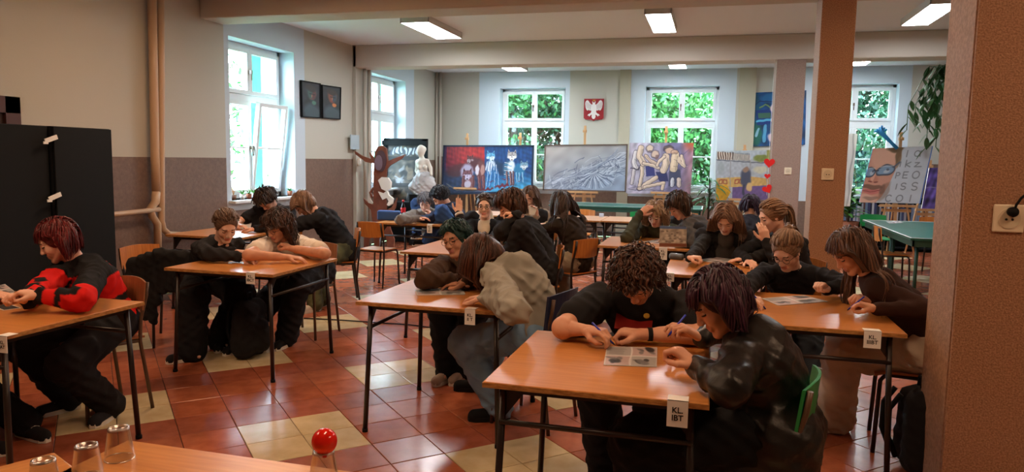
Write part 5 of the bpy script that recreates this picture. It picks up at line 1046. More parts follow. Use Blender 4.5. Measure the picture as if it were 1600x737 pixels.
easel(728, YE, top(728, 208, YE), .93, 'wooden easel behind the left half of the wolf painting')
easel(811, YE, top(811, 207, YE), .93, 'wooden easel behind the right half of the wolf painting')
easel(912, YE, top(912, 196, YE), .92, 'wooden easel behind the drapery painting', .62)
easel(1039, YE, top(1039, 197, YE), .95, 'wooden easel behind the painting of huddled figures')
easel(1163, 14.2, top(1163, 226, 14.2), .88, 'wooden easel behind the market painting')
easel(1456, 14.0, top(1456, 250, 14.0), top(1456, 327, 14.0)-.02, 'wooden easel behind the purple painting', .4)
easel(1407, 13.2, top(1412, 206, 13.2), .90, 'wooden easel behind the sunglasses portrait', .55)
p = AY(1378, 200, 13.15); m = MB(); m.tube([AY(1372, 202, 13.12), AY(1382, 212, 13.12), AY(1392, 222, 13.12), AY(1402, 232, 13.12)], [.05, .035, .025, .03], 8)
for i in range(6): m.tube([AY(1378, 206, 13.12), AY(1366+i*4, 196+abs(i-3)*3, 13.1)], [.022, .014], 6)
m.build('blue_cloth', plain('blue_rag', (40, 130, 190), .8), label='bright blue rag twisted on the easel above the portrait', cat='cloth')
# coat of arms
q = AY(928, 171, YB-.02); sc_ = .41/2; r = empty('eagle_emblem', tuple(q), label='red shield with a white eagle on the back wall between two windows', cat='emblem')
AXE = ((1, 0, 0), (0, 0, 1), (0, -1, 0))
MB().prism([(x*sc_, y*sc_) for x, y in ((-1, 1.06), (1, 1.06), (1, -.85), (.82, -1.0), (.2, -1.02), (0, -1.16), (-.2, -1.02), (-.82, -1.0), (-1, -.85))], 0, .02, ax=AXE).build('shield', plain('shield_red', (150, 24, 34), .5), r)
W_ = plain('eagle_white', (226, 222, 220), .5)
half = [(0, .62), (.10, .78), (.16, .80), (.14, .62), (.12, .5), (.25, .48), (.42, .66), (.55, .86), (.70, .92), (.84, .78), (.88, .55), (.84, .2), (.72, -.05), (.60, -.12), (.52, -.02), (.40, -.12), (.30, -.06), (.22, -.22), (.34, -.38), (.55, -.48), (.62, -.62), (.48, -.60), (.44, -.72), (.30, -.55), (.18, -.5), (.20, -.75), (.10, -.92), (0, -.96)]
MB().prism([(x*sc_, y*sc_) for x, y in half+[(-x, y) for x, y in half[::-1][1:-1]]], .02, .028, ax=AXE).build('eagle', W_, r)
m = MB()
for sx in (-1, 1):
    for k in range(5): m.tube([(sx*sc_*(.3+k*.11), -.03, sc_*(.45+.07*k)), (sx*sc_*(.34+k*.115), -.03, sc_*(.0+.05*k))], .003, 4)
m.build('feather_lines', plain('eagle_grey', (150, 110, 112), .5), r)
MB().prism([(x*sc_, y*sc_) for x, y in ((-.12, .84), (-.14, .98), (-.05, .9), (0, 1.0), (.05, .9), (.14, .98), (.12, .84))], .02, .03, ax=AXE).build('crown', plain('gold_paint', (200, 160, 60), .4), r)
# ---------------------------------------------------------------- left side: cabinets, coat, tree, statue
def cabinet(y0, y1, x, label):
    r = empty('black_cabinet', (x, (y0+y1)/2, 0), label=label, cat='cabinet'); h = (y1-y0)/2; z = 1.76
    MB().b2((-.55, -h, .04), (-.022, h, z)).build('body', M_BLACK, r, bevel=.004); MB().b2((-.02, -h+.004, .06), (0, h-.004, z-.004)).build('door', M_BLACK, r, bevel=.004)
    MB().b2((-.5, -h+.02, 0), (-.05, h-.02, .04)).build('plinth', M_FRAME, r)
cabinet(3.55, 4.60, -5.02, 'matt black cabinet at the left edge, nearer one of two')
cabinet(4.61, 5.19, -4.98, 'matt black cabinet beside the pipes, farther one of two')
for px, py, lab in ((80, 217, 'upper crumpled strip of white tape on the black cabinets'), (86, 307, 'lower crumpled strip of white tape on the black cabinets')):
    c = AX(px, py, -4.965); m = MB(); m.box(c, (.008, .11, .035), ax=(np.array((1, 0, 0.)), vn((.05, 1, .35)), vn((0, -.35, 1)))); m.box(c-np.array((0, .05, .03)), (.008, .04, .02)); m.build('tape_strip', M_PAPER, label=lab, cat='tape')
k = 4.86
jp = lambda x, y, d=0: AY(x, y, k+d)
pr = [('c', jp(212, 412), jp(250, 398), .045, .05, .03), ('c', jp(250, 398), jp(290, 400), .05, .045, .03)]
for x0, x1, yb in ((206, 202, 432), (214, 216, 452), (224, 228, 494), (234, 240, 500), (244, 246, 470), (254, 256, 452), (264, 266, 450), (274, 278, 452), (284, 290, 458), (292, 300, 436)): pr.append(('c', jp(x0, 410 if x0 < 220 else 404), jp(x1, yb, -.04), .042, .034, .03))
v, q = sdf_mesh(pr, .01, wr=.012, seed=5); tag(np_mesh('black_jacket', v, q, cloth((34, 34, 36))), 'black jacket draped over the empty chair by the left wall', 'jacket')
# wooden tree cut-out
YT = 11.2
def cut(px, th, name, m, parent=None, Y=YT, org=None):
    P = [AY(540+x*.2712, 200+y*.2712, Y) for x, y in px]; poly = [(p[0], p[2]) for p in P]
    return MB().prism(poly, 0, th, ax=AXE, org=(0, Y, 0)).build(name, m, parent)
M_TREE = mat('brown_painted_board', lin((128, 72, 50)), .6, col2=lin((104, 56, 40)), scale=10)
tr = empty('wooden_tree', (0, 0, 0), label='brown wooden tree cut-out with an owl and white cats by the left wall', cat='tree figure')
cut([(165, 250), (172, 140), (190, 108), (215, 100), (240, 118), (248, 190), (300, 168), (345, 152), (330, 175), (260, 215), (240, 240), (236, 400), (240, 470), (270, 455), (300, 400), (290, 460), (250, 520), (262, 580), (285, 640), (280, 701), (250, 701), (235, 620), (220, 600), (200, 640), (195, 700), (170, 701), (165, 620), (140, 640), (130, 701), (108, 701), (112, 620), (135, 570), (160, 540), (158, 520), (150, 470), (115, 435), (105, 400), (135, 430), (165, 440)], .03, 'trunk', M_TREE, tr)
cut([(165, 205), (120, 195), (60, 150), (55, 130), (100, 160), (150, 178), (140, 140), (165, 165)], .03, 'branch', M_TREE, tr)
cut([(150, 400), (140, 370), (160, 340), (166, 350), (150, 372), (162, 395)], .03, 'branch', M_TREE, tr)
el = lambda cx, cy, rx, ry, n=18: [(cx+rx*cos(2*pi*i/n), cy+ry*sin(2*pi*i/n)) for i in range(n)]
cut(el(210, 190, 30, 62), .05, 'owl', plain('dark_owl', (78, 52, 58), .6), tr); cut(el(198, 200, 22, 44), .06, 'owl_belly', plain('grey_owl', (124, 104, 118), .6), tr)
cut([(195, 300), (215, 282), (250, 285), (268, 310), (265, 345), (240, 362), (215, 350), (205, 325)], .055, 'white_cat', M_PLASTER, tr); cut([(195, 365), (225, 375), (245, 360), (255, 385), (280, 405), (275, 435), (255, 448), (245, 440), (255, 420), (245, 400), (220, 412)], .055, 'white_cat', M_PLASTER, tr)
cut(el(84, 195, 8, 16, 10), .05, 'white_leaf', M_PLASTER, tr)
tag(cut([(130, 300), (140, 180), (150, 180), (140, 300), (140, 400), (160, 430), (150, 445), (132, 430)], .02, 'white_rope', plain('white_rope', (200, 196, 188), .8)), 'pale cord hanging at the left of the wooden tree', 'cord')
# framed collage board
a = Art((225, 65, 460, 480), 110, (62, 56, 52)); a.mottle(.4, .06, 61)
for i in range(60): x = 240+rr.rand()*210; y = 95+rr.rand()*370; c = ((150, 150, 156), (28, 26, 28), (120, 100, 80), (84, 72, 60))[rr.randint(4)]; a.ell(x, y, 8+18*rr.rand(), 8+22*rr.rand(), c, .75, rr.rand()*90, w=6)
for i in range(16): a.ell(262+i*12, 122+6*rr.randn(), 8, 20, (190, 196, 206) if i % 2 else (60, 66, 80), .9, w=5)
a.poly([(225, 150), (460, 150), (460, 172), (225, 172)], (26, 26, 30)); a.poly([(225, 300), (400, 300), (400, 325), (225, 325)], (34, 32, 32), .8)
canvas('collage_board', a, quad([(603, 220), (664, 221), (662, 335), (600, 335)], 12.9), .04, 'black-framed collage board behind the wooden tree', cat='board', frame=M_BLACK, fw=.10)
p_, q_ = AY(598, 219, 12.86), AY(667, 226, 12.86); tag(MB().b2((p_[0], 12.82, q_[2]-.02), (q_[0], 12.9, p_[2])).build('board_rail', M_BLACK), 'thick black rail along the top of the collage board', 'rail')
# statue on a draped stand
ys = 12.3; sp = lambda x, y, d=0: AY(540+x*.2712, 200+y*.2712, ys+d); LV = (np.array((1., 0, 0)), np.array((0, 1., 0)), np.array((0, 0, 1.)))
st = [('e', sp(434, 130), LV, (.075, .09, .105), .015), ('e', sp(446, 122, .04), LV, (.06, .07, .06), .015), ('c', sp(436, 158), sp(442, 184), .042, .05, .02), ('c', sp(418, 196), sp(466, 192), .05, .05, .03), ('c', sp(440, 205), sp(444, 238), .095, .085, .03), ('c', sp(444, 250), sp(446, 262), .078, .085, .03), ('c', sp(436, 290), sp(468, 290), .10, .10, .04), ('e', sp(426, 226, -.08), LV, (.040, .04, .04), .015), ('e', sp(458, 226, -.08), LV, (.040, .04, .04), .015), ('c', sp(416, 194), sp(410, 246, .03), .042, .034, .012), ('c', sp(410, 246, .03), sp(424, 284, -.04), .034, .026, .012), ('c', sp(470, 190), sp(490, 232), .040, .034, .012), ('c', sp(490, 232), sp(494, 268, -.05), .033, .026, .012), ('e', sp(420, 136, -.08), LV, (.013, .02, .018), .01)]
v, q = sdf_mesh(st, .012); s_o = tag(np_mesh('plaster_statue', v, q, M_PLASTER), 'white plaster statue of a draped woman by the collage board', 'statue')
v, q = sdf_mesh([('c', sp(450, 300), sp(452, 330), .17, .18, .05), ('c', sp(420, 305), sp(395, 340, -.05), .09, .10, .05), ('c', sp(480, 310), sp(490, 360), .09, .10, .05), ('c', sp(455, 330), sp(450, 385), .18, .19, .05)], .014, wr=.02, seed=2); np_mesh('drapery', v, q, cloth((196, 198, 202)), s_o)
b = sp(450, 380); MB().b2((b[0]-.2, ys-.2, 0), (b[0]+.2, ys+.2, b[2])).build('stand', M_BLACK, label='dark stand under the plaster statue', cat='stand', bevel=.01)
b = sp(320, 430); MB().b2((b[0]-.35, 12.5, 0), (b[0]+.25, 12.8, .75)).build('dark_box', M_BLACK, label='dark box standing below the collage board', cat='box', bevel=.02)
# hearts on a string at the far pillar
hrt = [(16*sin(t)**3, 13*cos(t)-5*cos(2*t)-2*cos(3*t)-cos(4*t)) for t in np.linspace(0, 2*pi, 25)[:-1]]
for i, (x, y, s_, lab) in enumerate(((1202, 254, .0048, 'largest red paper heart at the top, left of the far pillar'), (1199, 275, .0027, 'smallest red paper heart between the two others by the far pillar'), (1199, 295, .0044, 'lowest red paper heart beside the far pillar'))):
    c = AY(x, y, 11.272); an = (-.05, .0, .5)[i]; MB().prism([(u*cos(an)-w_*sin(an), u*sin(an)+w_*cos(an)) for u, w_ in [(u*s_, w_*s_) for u, w_ in hrt]], 0, .006, ax=AXE, org=tuple(c)).build('paper_heart', M_RED, label=lab, cat='heart', group='red paper hearts by the pillar')
c0, c1 = AY(1210, 100, 11.285), AY(1198, 305, 11.272); c0[2] = 3.05; MB().tube([c0+(0, .005, 0), c1+(0, .003, 0)], .002, 4).build('heart_string', M_PAPER, label='thin string holding the red hearts', cat='string')
# ---------------------------------------------------------------- plants
def blade(mb, base, d, L, w, droop, m=0, seg=6, up_=(0, 0, 1.)):
    d = vn(d); s_ = vn(np.cross(d, up_)); p = np.array(base, float); V = []; F = []; dirn = d.copy()
    for i in range(seg+1):
        t = i/seg; ww = w*sin(pi*min(.98, .08+t*.92))**.8*.5; V += [p-s_*ww, p+np.cross(s_, dirn)*ww*.25, p+s_*ww]; dirn = vn(dirn+np.array((0, 0, -droop/seg))); p = p+dirn*L/seg
    for i in range(seg):
        a_ = i*3; F += [(a_, a_+1, a_+4, a_+3), (a_+1, a_+2, a_+5, a_+4)]
    mb.add(V, F, m, True)
def plant(name, label, base, pot_r, pot_h, n, L, w, droop, h0, h1, m, spread=1., seed=0, potm=None):
    r_ = random.Random(seed); r = empty(name, tuple(base), label=label, cat='plant')
    MB().lathe([(0, 0), (pot_r*.7, 0), (pot_r, pot_h), (pot_r*.88, pot_h), (pot_r*.86, pot_h-.02), (0, pot_h-.02)], n=18).build('pot', potm or plain('terracotta', (150, 88, 60), .7), r)
    MB().tube([(0, 0, pot_h-.03), (.01, .0, h1)], [.02, .012], 6).build('stem', M_BARK, r)
    for i in range(n):
        a_ = i*2.4+r_.random(); z = h0+(h1-h0)*i/max(1, n-1); mb = MB(); blade(mb, (0, 0, z), (cos(a_)*spread, sin(a_)*spread, .55+.7*r_.random()), L*(.7+.5*r_.random()), w*(.8+.4*r_.random()), droop); o = mb.build('leaf', m, r)
b = AY(1108, 300, 14.0); plant('potted_dracaena', 'spiky green potted plant between the figure painting and the market painting', (b[0], 14.3, 0), .16, .5, 46, .55, .05, 1.5, .62, 1.22, M_LEAFD, seed=2)
b = AY(1322, 300, 14.4); plant('leafy_plant', 'bushy green plant below the blank canvas right of the middle pillar', (b[0]+.05, 14.3, .0), .18, .55, 60, .34, .09, 1.2, .6, 1.1, M_LEAF, seed=4)
# tall hanging plant high on the right
b = AY(1496, 120, 12.6); r = empty('hanging_plant', (b[0], 12.6, b[2]), label='large dark hanging plant with drooping leaves high beside the nearest pillar', cat='plant')
MB().lathe([(0, -.1), (.12, -.1), (.17, .1), (.15, .1), (0, .08)], n=16).build('pot', plain('terracotta', (150, 88, 60), .7), r)
rp = random.Random(9)
for i in range(18):
    a_ = pi*.55+rp.random()*pi*.95 if i % 3 else rp.random()*6.28; L = .25+.5*rp.random(); drop = .2+1.15*rp.random(); pts = [np.array((0, 0, .08)), np.array((cos(a_)*L*.6, sin(a_)*L*.4, .18)), np.array((cos(a_)*L, sin(a_)*L*.6, -.1-drop*.4)), np.array((cos(a_)*L*1.0, sin(a_)*L*.6, -drop))]
    o = MB().tube(pts, .006, 5).build('vine', M_LEAFD, r); mb = MB()
    for j in range(9):
        t = .25+.75*j/8; s_ = t*3; q = int(min(2, s_)); p = pts[q]+(pts[q+1]-pts[q])*(s_-q); an = rp.random()*6.28; mb2 = blade(mb, p, (cos(an)*.6, sin(an)*.6, -.5), .17+.08*rp.random(), .075, .8)
    mb.build('leaves', M_LEAFD, o)
MB().tube([(0, 0, .1), (0, 0, ZC-b[2])], .003, 4).build('hanger', M_BLACK, r)
# plants and pots on the left window sill
for i, (px, py, h, lab) in enumerate(((364, 312, .16, 'jar of brushes on the left window sill'), (378, 311, .12, 'small cactus pot on the left window sill beside the brush jar'), (388, 310, .1, 'small succulent on the left window sill, middle of the row'), (396, 309, .13, 'small green plant on the left window sill, right of the succulent'), (452, 302, .1, 'small plant at the right end of the left window sill'))):
    q = AX(px, py, XL-.06); q = np.array((XL-.05, q[1], .98)); r = empty('sill_pot', tuple(q), label=lab, cat='pot plant' if i else 'jar')
    MB().lathe([(0, 0), (.03, 0), (.038, .07), (.032, .07), (0, .06)], n=12).build('pot', plain('brown_jar', (120, 84, 64), .5) if i == 0 else M_PAPER if i % 2 else plain('terracotta', (150, 88, 60), .7), r)
    mb = MB()
    if i == 0:
        for j in range(6): mb.tube([(0, 0, .05), (.03*cos(j), .03*sin(j), .15+.01*j)], .004, 5)
        mb.build('brush', M_EASEL, r)
    else:
        for j in range(9): blade(mb, (0, 0, .06), (cos(j*.7), sin(j*.7), .8+.1*j), h*.8, .025, .6, seg=4)
        mb.build('leaves', M_LEAF, r)
# bookcase on the right behind the table tennis table
bc0, bc1 = AY(1300, 330, 14.7)[0], 5.0; r = empty('bookcase', ((bc0+bc1)/2, 14.85, 0), label='low dark bookcase along the back wall behind the portrait', cat='bookcase'); hw = (bc1-bc0)/2
for nm, a_, b_ in (('side_panel', (-hw, -.15, 0), (-hw+.02, .15, .98)), ('side_panel', (hw-.02, -.15, 0), (hw, .15, .98)), ('shelf', (-hw, -.15, .05), (hw, .15, .07)), ('shelf', (-hw, -.15, .50), (hw, .15, .52)), ('shelf', (-hw, -.15, .96), (hw, .15, .98)), ('back_panel', (-hw, .13, 0), (hw, .15, .98))): MB().b2(a_, b_).build(nm, M_BLACK, r)
bk = [plain('book_%d' % i, c, .6) for i, c in enumerate(((190, 190, 200), (60, 70, 110), (150, 150, 160), (90, 60, 60), (210, 205, 190), (40, 44, 60), (110, 130, 160)))]
x = bc0+.03; n = 0
while x < bc0+1.75:
    w_ = random.uniform(.022, .05); h = random.uniform(.26, .38); o = MB().b2((x, 14.72, .521), (x+w_*.92, 14.92, .521+h)).build('book', bk[random.randrange(7)], label='book standing in the low bookcase behind the table tennis table', cat='book', group='books in the low bookcase'); x += w_; n += 1
# ---------------------------------------------------------------- things on the tables
def card(px0, py0, px1, py1, ytab, lines, label, xc=None):
    """white folded name card hanging over the near edge (y=ytab) of a table"""
    tl = AY(px0, py0, ytab-.008); br = AY(px1, py1, ytab-.008); w_ = br[0]-tl[0]; cx = (tl[0]+br[0])/2; zt = TH+.003; h = zt-br[2]
    r = empty('name_card', (cx, ytab, zt), label=label, cat='card')
    MB().b2((-w_/2, -.007, -h), (w_/2, -.004, .001)).b2((-w_/2, -.007, -.001), (w_/2, .05, .001)).build('card_sheet', M_PAPER, r)
    sz = w_*(.40 if max(map(len, lines)) < 5 else .34); n_ = len(lines)
    for i, t in enumerate(lines):
        c = bpy.data.curves.new('lettering', 'FONT'); c.body = t; c.size = sz; c.align_x = 'CENTER'; c.extrude = .0003; c.offset = sz*.02
        o = bpy.data.objects.new('lettering', c); me = bpy.data.meshes.new_from_object(o); me.materials.clear(); me.materials.append(M_INK); bpy.data.objects.remove(o)
        o = bpy.data.objects.new('lettering', me); C.objects.link(o); o.parent = r; o.location = (0, -.0078, -h*.62+(n_-2-i+.55)*sz*.95-(n_-2)*sz*.5); o.rotation_euler = (pi/2, 0, 0)
    return r
card(1043, 617, 1074, 669, 2.46, ['KL.', 'IBT'], 'white card reading KL. IBT on the foreground table')
card(1351, 510, 1376, 545, 3.82, ['KL.', 'IIIBT'], 'white card reading KL. IIIBT on the right table')
card(726, 476, 742, 508, 3.65, ['KL.', 'II T'], 'white card reading KL. II T on the middle table')
card(384, 421, 398, 444, 4.29, ['KL.', 'IBCT'], 'white card reading KL. IBCT on the table left of the middle')
card(-6, 515, 11, 552, 2.42, ['KL.', 'IAT'], 'white card cut by the left edge of the view')
card(667, 345, 675, 364, 8.24, ['KL.', 'IV', 'BT'], 'small white card on the far table with the cola bottle')
card(1030, 383, 1042, 406, 6.90, ['KL.', 'IIB', 'T'], 'small white card on the table below the clear bag')
card(1041, 426, 1053, 440, 5.33, ['KL.', 'IIA'], 'white card half hidden behind the curly head')
def sheet(c, w_, d, rz, label, prints=(), name='paper_sheet', z=TH+.001):
    r = empty(name, (c[0], c[1], z), rz, label=label, cat='paper'); MB().b2((-w_/2, -d/2, 0), (w_/2, d/2, .0012)).build('sheet', M_PAPER, r)
    for k_, (x0, y0, x1, y1, m) in enumerate(prints): MB().b2((x0*w_/2, y0*d/2, .0012), (x1*w_/2, y1*d/2, .0016)).build('print', m, r)
    return r
def art_sheet(pxs, label, seed, z=TH+.002):
    cs = [AZ(x, y, z) for x, y in pxs]; a = Art((0, 0, 100, 70), 100, (206, 206, 206)); rg = np.random.RandomState(seed)
    for i in range(2):
        for j in range(2):
            x0, y0 = 3+49*i, 3+34*j; a.poly([(x0, y0), (x0+46, y0), (x0+46, y0+31), (x0, y0+31)], (176+20*((i+j) % 2), 176, 176)); 
            if (i, j) != (0, 0):
                for k_ in range(5): a.ell(x0+8+30*rg.rand(), y0+6+18*rg.rand(), 5+9*rg.rand(), 3+5*rg.rand(), (40, 40, 42) if k_ % 2 else (120, 120, 122), .85, rg.rand()*60, w=1)
            else:
                for k_ in range(7): a.line([(x0+4, y0+5+k_*3.6), (x0+30+10*rg.rand(), y0+5+k_*3.6)], 1.3, (120, 120, 124), .8, 1, 0)
    a.line([(50, 0), (50, 70)], 1.6, (240, 240, 240)); a.line([(0, 35), (100, 35)], 1.6, (240, 240, 240))
    return canvas('picture_sheet', a, cs, .001, label, cat='paper', side=M_PAPER)
art_sheet([(948, 541), (1027, 543), (1026, 573), (943, 570)], 'printed sheet with four black and white pictures on the foreground table', 1)
art_sheet([(1190, 466), (1256, 461), (1294, 471), (1216, 477)], 'printed picture sheet on the right table before the blonde pupil', 2)
art_sheet([(648, 453), (722, 448), (727, 460), (652, 461)], 'printed sheet on the middle table under the teal hair', 3)
art_sheet([(384, 401), (418, 397), (426, 403), (388, 407)], 'printed sheet by the hand of the pupil in black at the left table', 4)
art_sheet([(1088, 406), (1120, 402), (1152, 406), (1124, 412)], 'white sheet in front of the long-haired pupil in the corset jacket', 5)
art_sheet([(1002, 378), (1030, 373), (1048, 376), (1030, 381)], 'small white sheet under the pen of the blonde pupil', 6)
art_sheet([(646, 342), (668, 338), (690, 339), (688, 345)], 'white sheet on the far table beside the card', 7)
art_sheet([(-30, 452), (8, 444), (24, 456), (-14, 470)], 'pale leaflet held at the left edge of the view', 8, .80)
art_sheet([(1385, 346), (1404, 345), (1412, 348), (1390, 349)], 'white sheet lying on the table tennis table', 9, .765)
sheet(AZ(10, 480, TH), .08, .16, 1.2, 'dark phone lying on the left table', [(-.85, -.9, .85, .9, M_INK)], 'phone')
def grip_pen(k, sd, label, m=None, tip=None):
    t, n, c = PE[k]['info'][sd]; d = PE[k]['arms'][sd][3]; pen(c-d*.01+t*.012+np.array((0, 0, .03)), vn(d*.45-np.array((0, 0, .55))-t*.35), .14, m, label)
grip_pen(9, -1, 'blue pen in the right hand of the curly-haired pupil'); grip_pen(10, -1, 'blue pen held upright by the pupil in the leather coat'); grip_pen(11, -1, 'blue pen held by the blonde pupil with glasses'); grip_pen(12, 1, 'blue pen held by the pupil in the brown jumper')
grip_pen(3, -1, 'dark pen in the hand of the pupil in black at the left table', M_INK); grip_pen(15, 1, 'white pen in the hand of the wavy blonde pupil', M_PAPER); grip_pen(5, 1, 'pen held by the pupil bent low under the left window', M_INK)
c = AZ(1168, 417, TH+.008); pen(c, (1, -.35, 0), .15, M_EDGE, 'wooden pencil lying on the table left of the black jumper', 'pencil')
# red booklet in front of the curly-haired pupil
p0 = AZ(990, 512, TH+.03); r = empty('red_booklet', tuple(p0), label='red booklet propped behind the hands of the curly-haired pupil', cat='booklet'); MB().box((0, .0, .03), (.17, .10, .006), ax=(np.array((1, 0, 0.)), vn((0, .8, .6)), vn((0, -.6, .8)))).build('cover', plain('red_cover', (150, 30, 22), .5), r)
MB().tube([(.06, -.03, .065), (.06, -.034, .07)], .014, 12).build('badge', plain('gold_paint', (200, 160, 60), .4), r)
# pencil cases, bottle, bag
def soft_case(px, py, L, w_, h, m, rz, label, z=TH, zipm=None):
    c = AZ(px, py, z); ax = (np.array((cos(rz), sin(rz), 0)), np.array((-sin(rz), cos(rz), 0)), np.array((0, 0, 1.))); o = np.array((c[0], c[1], z+h/2)); e = ax[0]*(L/2-h/2)
    v, q = sdf_mesh([('c', o-e, o+e, h/2, h/2, .01), ('c', o-e+ax[1]*(w_/2-h/2), o+e+ax[1]*(w_/2-h/2), h*.46, h*.46, .02), ('c', o-e-ax[1]*(w_/2-h/2), o+e-ax[1]*(w_/2-h/2), h*.46, h*.46, .02)], .006, wr=.004); b = tag(np_mesh('pencil_case', v-o, q, m, loc=o), label, 'pencil case')
    MB().tube([-e*.95+(0, 0, h*.5), e*0+(0, 0, h*.52), e*.95+(0, 0, h*.5)], .004, 5).build('zip', zipm or M_CHROME, b)
c = AZ(609, 344, TH); tag(MB().b2((c[0]-.16, c[1]-.05, TH+.001), (c[0]+.14, c[1]+.05, TH+.125)).build('pencil_case', plain('blue_case', (40, 78, 136), .7), bevel=.02), 'blue pencil case on the far table by the wooden tree', 'pencil case')
soft_case(986, 374, .20, .09, .06, plain('yellow_case', (206, 190, 96), .7), .2, 'yellow pencil case on the table before the wavy blonde pupil')
soft_case(1057, 405, .12, .07, .045, plain('grey_case', (84, 92, 100), .5), -.2, 'dark grey glossy pencil case on the table behind the curly head')
c = AZ(630, 342, TH); r = empty('cola_bottle', (c[0], c[1], TH), label='cola bottle with red label and cap on the far table', cat='bottle')
MB().lathe([(0, 0), (.032, .002), (.033, .06), (.03, .10), (.033, .14), (.012, .21), (.012, .225)], n=16).build('bottle_body', plain('cola', (26, 10, 8), .08), r); MB().lathe([(.0335, .085), (.0315, .10), (.0340, .14), (.031, .15)], n=16).build('bottle_label', plain('label_red', (206, 24, 36), .4), r); MB().lathe([(0, .25), (.015, .25), (.015, .225), (0, .225)], n=12).build('bottle_cap', plain('label_red', (206, 24, 36), .4), r)
c = AZ(626, 346, TH); MB().lathe([(0, 0), (.018, 0), (.016, .05), (.006, .07), (.005, .10), (0, .10)], (c[0], c[1], TH), 12).build('glue_bottle', M_PAPER, label='small white glue bottle beside the cola bottle', cat='bottle')
# clear zip bag with tissues standing on table H
cs = [AY(x, y, 6.96) for x, y in ((1031, 353), (1073, 354), (1073, 386), (1030, 385))]; a = Art((0, 0, 100, 78), 80, (170, 160, 148)); a.mottle(.12, .12, 71); a.poly([(0, 0), (100, 0), (100, 10), (0, 10)], (84, 108, 150))
for i in range(26): a.ell(6+88*rr.rand(), 18+44*rr.rand(), 4+3*rr.rand(), 3, (110, 98, 92) if i % 2 else (206, 200, 190), .8, w=1)
a.poly([(0, 64), (100, 64), (100, 78), (0, 78)], (120, 70, 46)); canvas('zip_bag', a, cs, .05, 'clear patterned zip bag with a blue strip standing on a table', cat='bag', side=glass_mat('bag_plastic', (.8, .8, .82), .15, .2))
c = (-1.52, 10.45); MB().b2((c[0]-.03, c[1]-.03, TH), (c[0]+.03, c[1]+.03, TH+.05)).build('small_box', plain('pale_blue_box', (190, 206, 226), .5), label='small pale blue box on the left pale table', cat='box', bevel=.004)
cs = [AY(x, y, 7.95) for x, y in ((826, 321), (840, 323), (835, 336), (827, 335))]; m = MB(); m.add([p-np.array((0, -.004, 0)) for p in cs]+cs, [(0, 1, 2, 3), (7, 6, 5, 4), (0, 4, 5, 1), (1, 5, 6, 2), (2, 6, 7, 3), (3, 7, 4, 0)]); m.build('folded_paper', M_PAPER, label='white folded paper held up by the pupil in beige', cat='paper')
# plastic cups and red balloon on the front table
CUP = glass_mat('clear_cup_plastic', (.86, .86, .87), -.5, .25, (.9, .9, .9))
def cup(x, y, label, s_=1., z=TH):
    r = empty('plastic_cup', (x, y, z), label=label, cat='cup', group='clear upside-down plastic cups'); R0, R1, h = .036*s_, .0255*s_, .085*s_
    MB().lathe([(R0, 0), (R0*.99, .012), (R1*1.04, h*.88), (R1*1.06, h*.90), (R1, h), (R1*.8, h), (R1*.78, h-.006), (0, h-.006)], n=28).build('cup_wall', CUP, r)
    MB().tube([(R0*cos(t), R0*sin(t), .0015) for t in np.linspace(0, 2*pi, 29)], .0016, 6, cap=False).build('rim', glass_mat('cup_rim', (.85, .85, .85), .35, .15), r); return r
c = AZ(187, 716, TH); cup(c[0], c[1], 'clear upside-down plastic cup nearest the corner of the front table, rightmost of three')
c = AZ(137, 746, TH); cup(c[0], c[1], 'clear upside-down plastic cup, middle one of the three at the bottom left')
c = AZ(70, 772, TH); cup(c[0], c[1], 'clear upside-down plastic cup, leftmost and lowest of the three at the bottom left')
c = AZ(506, 755, TH); cup(c[0], c[1], 'clear upside-down plastic cup carrying the red balloon'); dd = np.linalg.norm(c[:2])
bp = AY(507, 689, c[1]); r = empty('red_balloon', tuple(bp), label='small red balloon resting on an upside-down cup', cat='balloon'); MB().ball((0, 0, 0), (.031, .031, .032), 32).build('balloon_skin', plain('balloon_rubber', (214, 26, 10), .12, spec=.6), r)
MB().lathe([(.002, 0), (.005, -.005), (.006, -.009), (0, -.008)], (0, 0, -.031), 10).build('knot', plain('balloon_rubber', (214, 26, 10), .12), r)
# backpack on the chair of the pupil in brown, bag under the left table
def backpack(P0, s_, label, seed):
    P0 = np.array(P0, float); up = np.array((0, 0, 1.)); v, q = sdf_mesh([('c', P0+(0, -.08, .10), P0+(0, -.06, .36), .11*s_, .10*s_, .05), ('c', P0+(0, .08, .10), P0+(0, .06, .36), .11*s_, .10*s_, .05), ('c', P0+(.09, 0, .12), P0+(.09, 0, .24), .08, .07, .03)], .012, wr=.01, seed=seed); v[:, 2] = np.maximum(v[:, 2], P0[2]+.002)
    o = tag(np_mesh('backpack', v-P0, q, cloth((30, 30, 32)), loc=P0), label, 'backpack'); m = MB()
    for sy in (-.06, .06): m.tube([(-.10, sy, .42), (-.15, sy, .34), (-.15, sy*1.2, .2), (-.11, sy*1.3, .1)], .014, 6)
    m.build('shoulder_strap', M_BLACK, o); MB().tube([(0, -.03, .45), (0, -.02, .50), (0, .02, .50), (0, .03, .45)], .009, 6).build('carry_handle', M_BLACK, o)
b = AZ(1420, 737, 0); backpack((1.06, 3.95+.28-.2, 0), .8, 'black backpack hanging low by the nearest pillar', 3)
backpack((-3.42, 4.85, 0), .9, 'black bag on the floor under the left table of two pupils', 6)
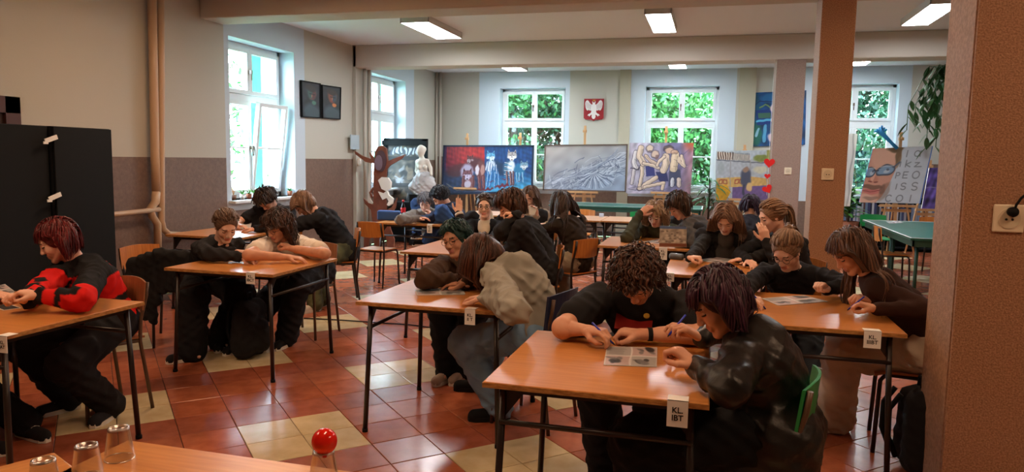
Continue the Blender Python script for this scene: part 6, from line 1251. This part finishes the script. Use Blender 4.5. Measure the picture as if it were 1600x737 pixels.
# ---------------------------------------------------------------- outside
S(MB().b2((-40, -10, -.9), (40, 45, -.8)), 'ground', mat('grass', lin((90, 130, 60)), .9, col2=lin((60, 96, 44)), scale=2))
LG = [mat('tree_leaves_%d' % i, lin(c), .5, col2=lin(d), attr='hv') for i, (c, d) in enumerate((((70, 130, 66), (30, 74, 44)), ((96, 160, 80), (46, 104, 54)), ((52, 100, 66), (24, 56, 44))))]
def tree(x, y, h, rc, n, mi, label, zc=None, flat=.8):
    r = empty('garden_tree', (x, y, -.8), label=label, cat='tree', group='trees outside the windows'); zc = zc or h*.62
    m = MB(); m.tube([(0, 0, 0), (.05, 0, h*.35), (-.05, .1, h*.7), (0, 0, h)], [.16, .13, .09, .03], 8); rg = random.Random(int(x*10+y))
    for i in range(26):
        a_ = rg.random()*6.28; z = h*(.15+.7*rg.random()); L = rc*(.5+.5*rg.random()); m.tube([(0, 0, z), (cos(a_)*L*.5, sin(a_)*L*.5, z+.3), (cos(a_)*L, sin(a_)*L, z+.4+rg.random())], [.04, .025, .01], 5)
    m.build('trunk', M_BARK, r); g_ = np.random.RandomState(int(abs(x*7+y*3)))
    nc = 50; cc = g_.randn(nc, 3); cc /= np.linalg.norm(cc, axis=1)[:, None]; cc *= (g_.rand(nc, 1)**.4)*np.array((rc, rc, rc*flat*1.5)); cc[:, 2] += zc
    p = cc[g_.randint(0, nc, n)]+g_.randn(n, 3)*rc*.16; u = g_.randn(n, 3); u /= np.linalg.norm(u, axis=1)[:, None]; w_ = np.cross(u, g_.randn(n, 3)); w_ /= np.linalg.norm(w_, axis=1)[:, None]; s_ = (.05+.06*g_.rand(n, 1))
    V = np.stack([p-u*s_, p+w_*s_*.45, p+u*s_, p-w_*s_*.45], 1).reshape(-1, 3); Q = np.arange(n*4).reshape(-1, 4)
    tag(np_mesh('foliage', V, Q, LG[mi], r, smooth=False, attrs={'hv': (np.repeat(g_.rand(n), 4), 'FLOAT')}), kind='stuff')
for x, y, h, rc, n, mi, lab in ((-4.0, 19.2, 3.6, 1.7, 9000, 2, 'low dark shrubby tree below the left back window'), (-.6, 19.4, 3.6, 1.4, 7000, 0, 'low green shrubby tree outside the middle back window'), (2.4, 19.6, 3.6, 1.6, 8000, 2, 'low shrubby tree outside the right back window'), (-5.0, 18.2, 6.5, 1.7, 9000, 0, 'dense green tree outside the left back window'), (-3.2, 20.0, 7.5, 2.2, 11000, 2, 'dark tree filling the left back window from farther away'), (-1.6, 18.6, 6, 1.5, 8000, 1, 'bright green tree outside between the two back windows'), (1.0, 20.4, 7, 1.7, 8000, 1, 'light green tree behind the middle back window'), (3.0, 18.8, 6.5, 1.8, 10000, 2, 'dark green tree outside the right back window'), (5.3, 20.5, 7, 2.2, 10000, 0, 'green tree at the far right outside'),
                                 (-10.5, 12.6, 5.0, 1.5, 3500, 1, 'pale tree outside the left wall windows')): tree(x, y, h, rc, n, mi, lab)
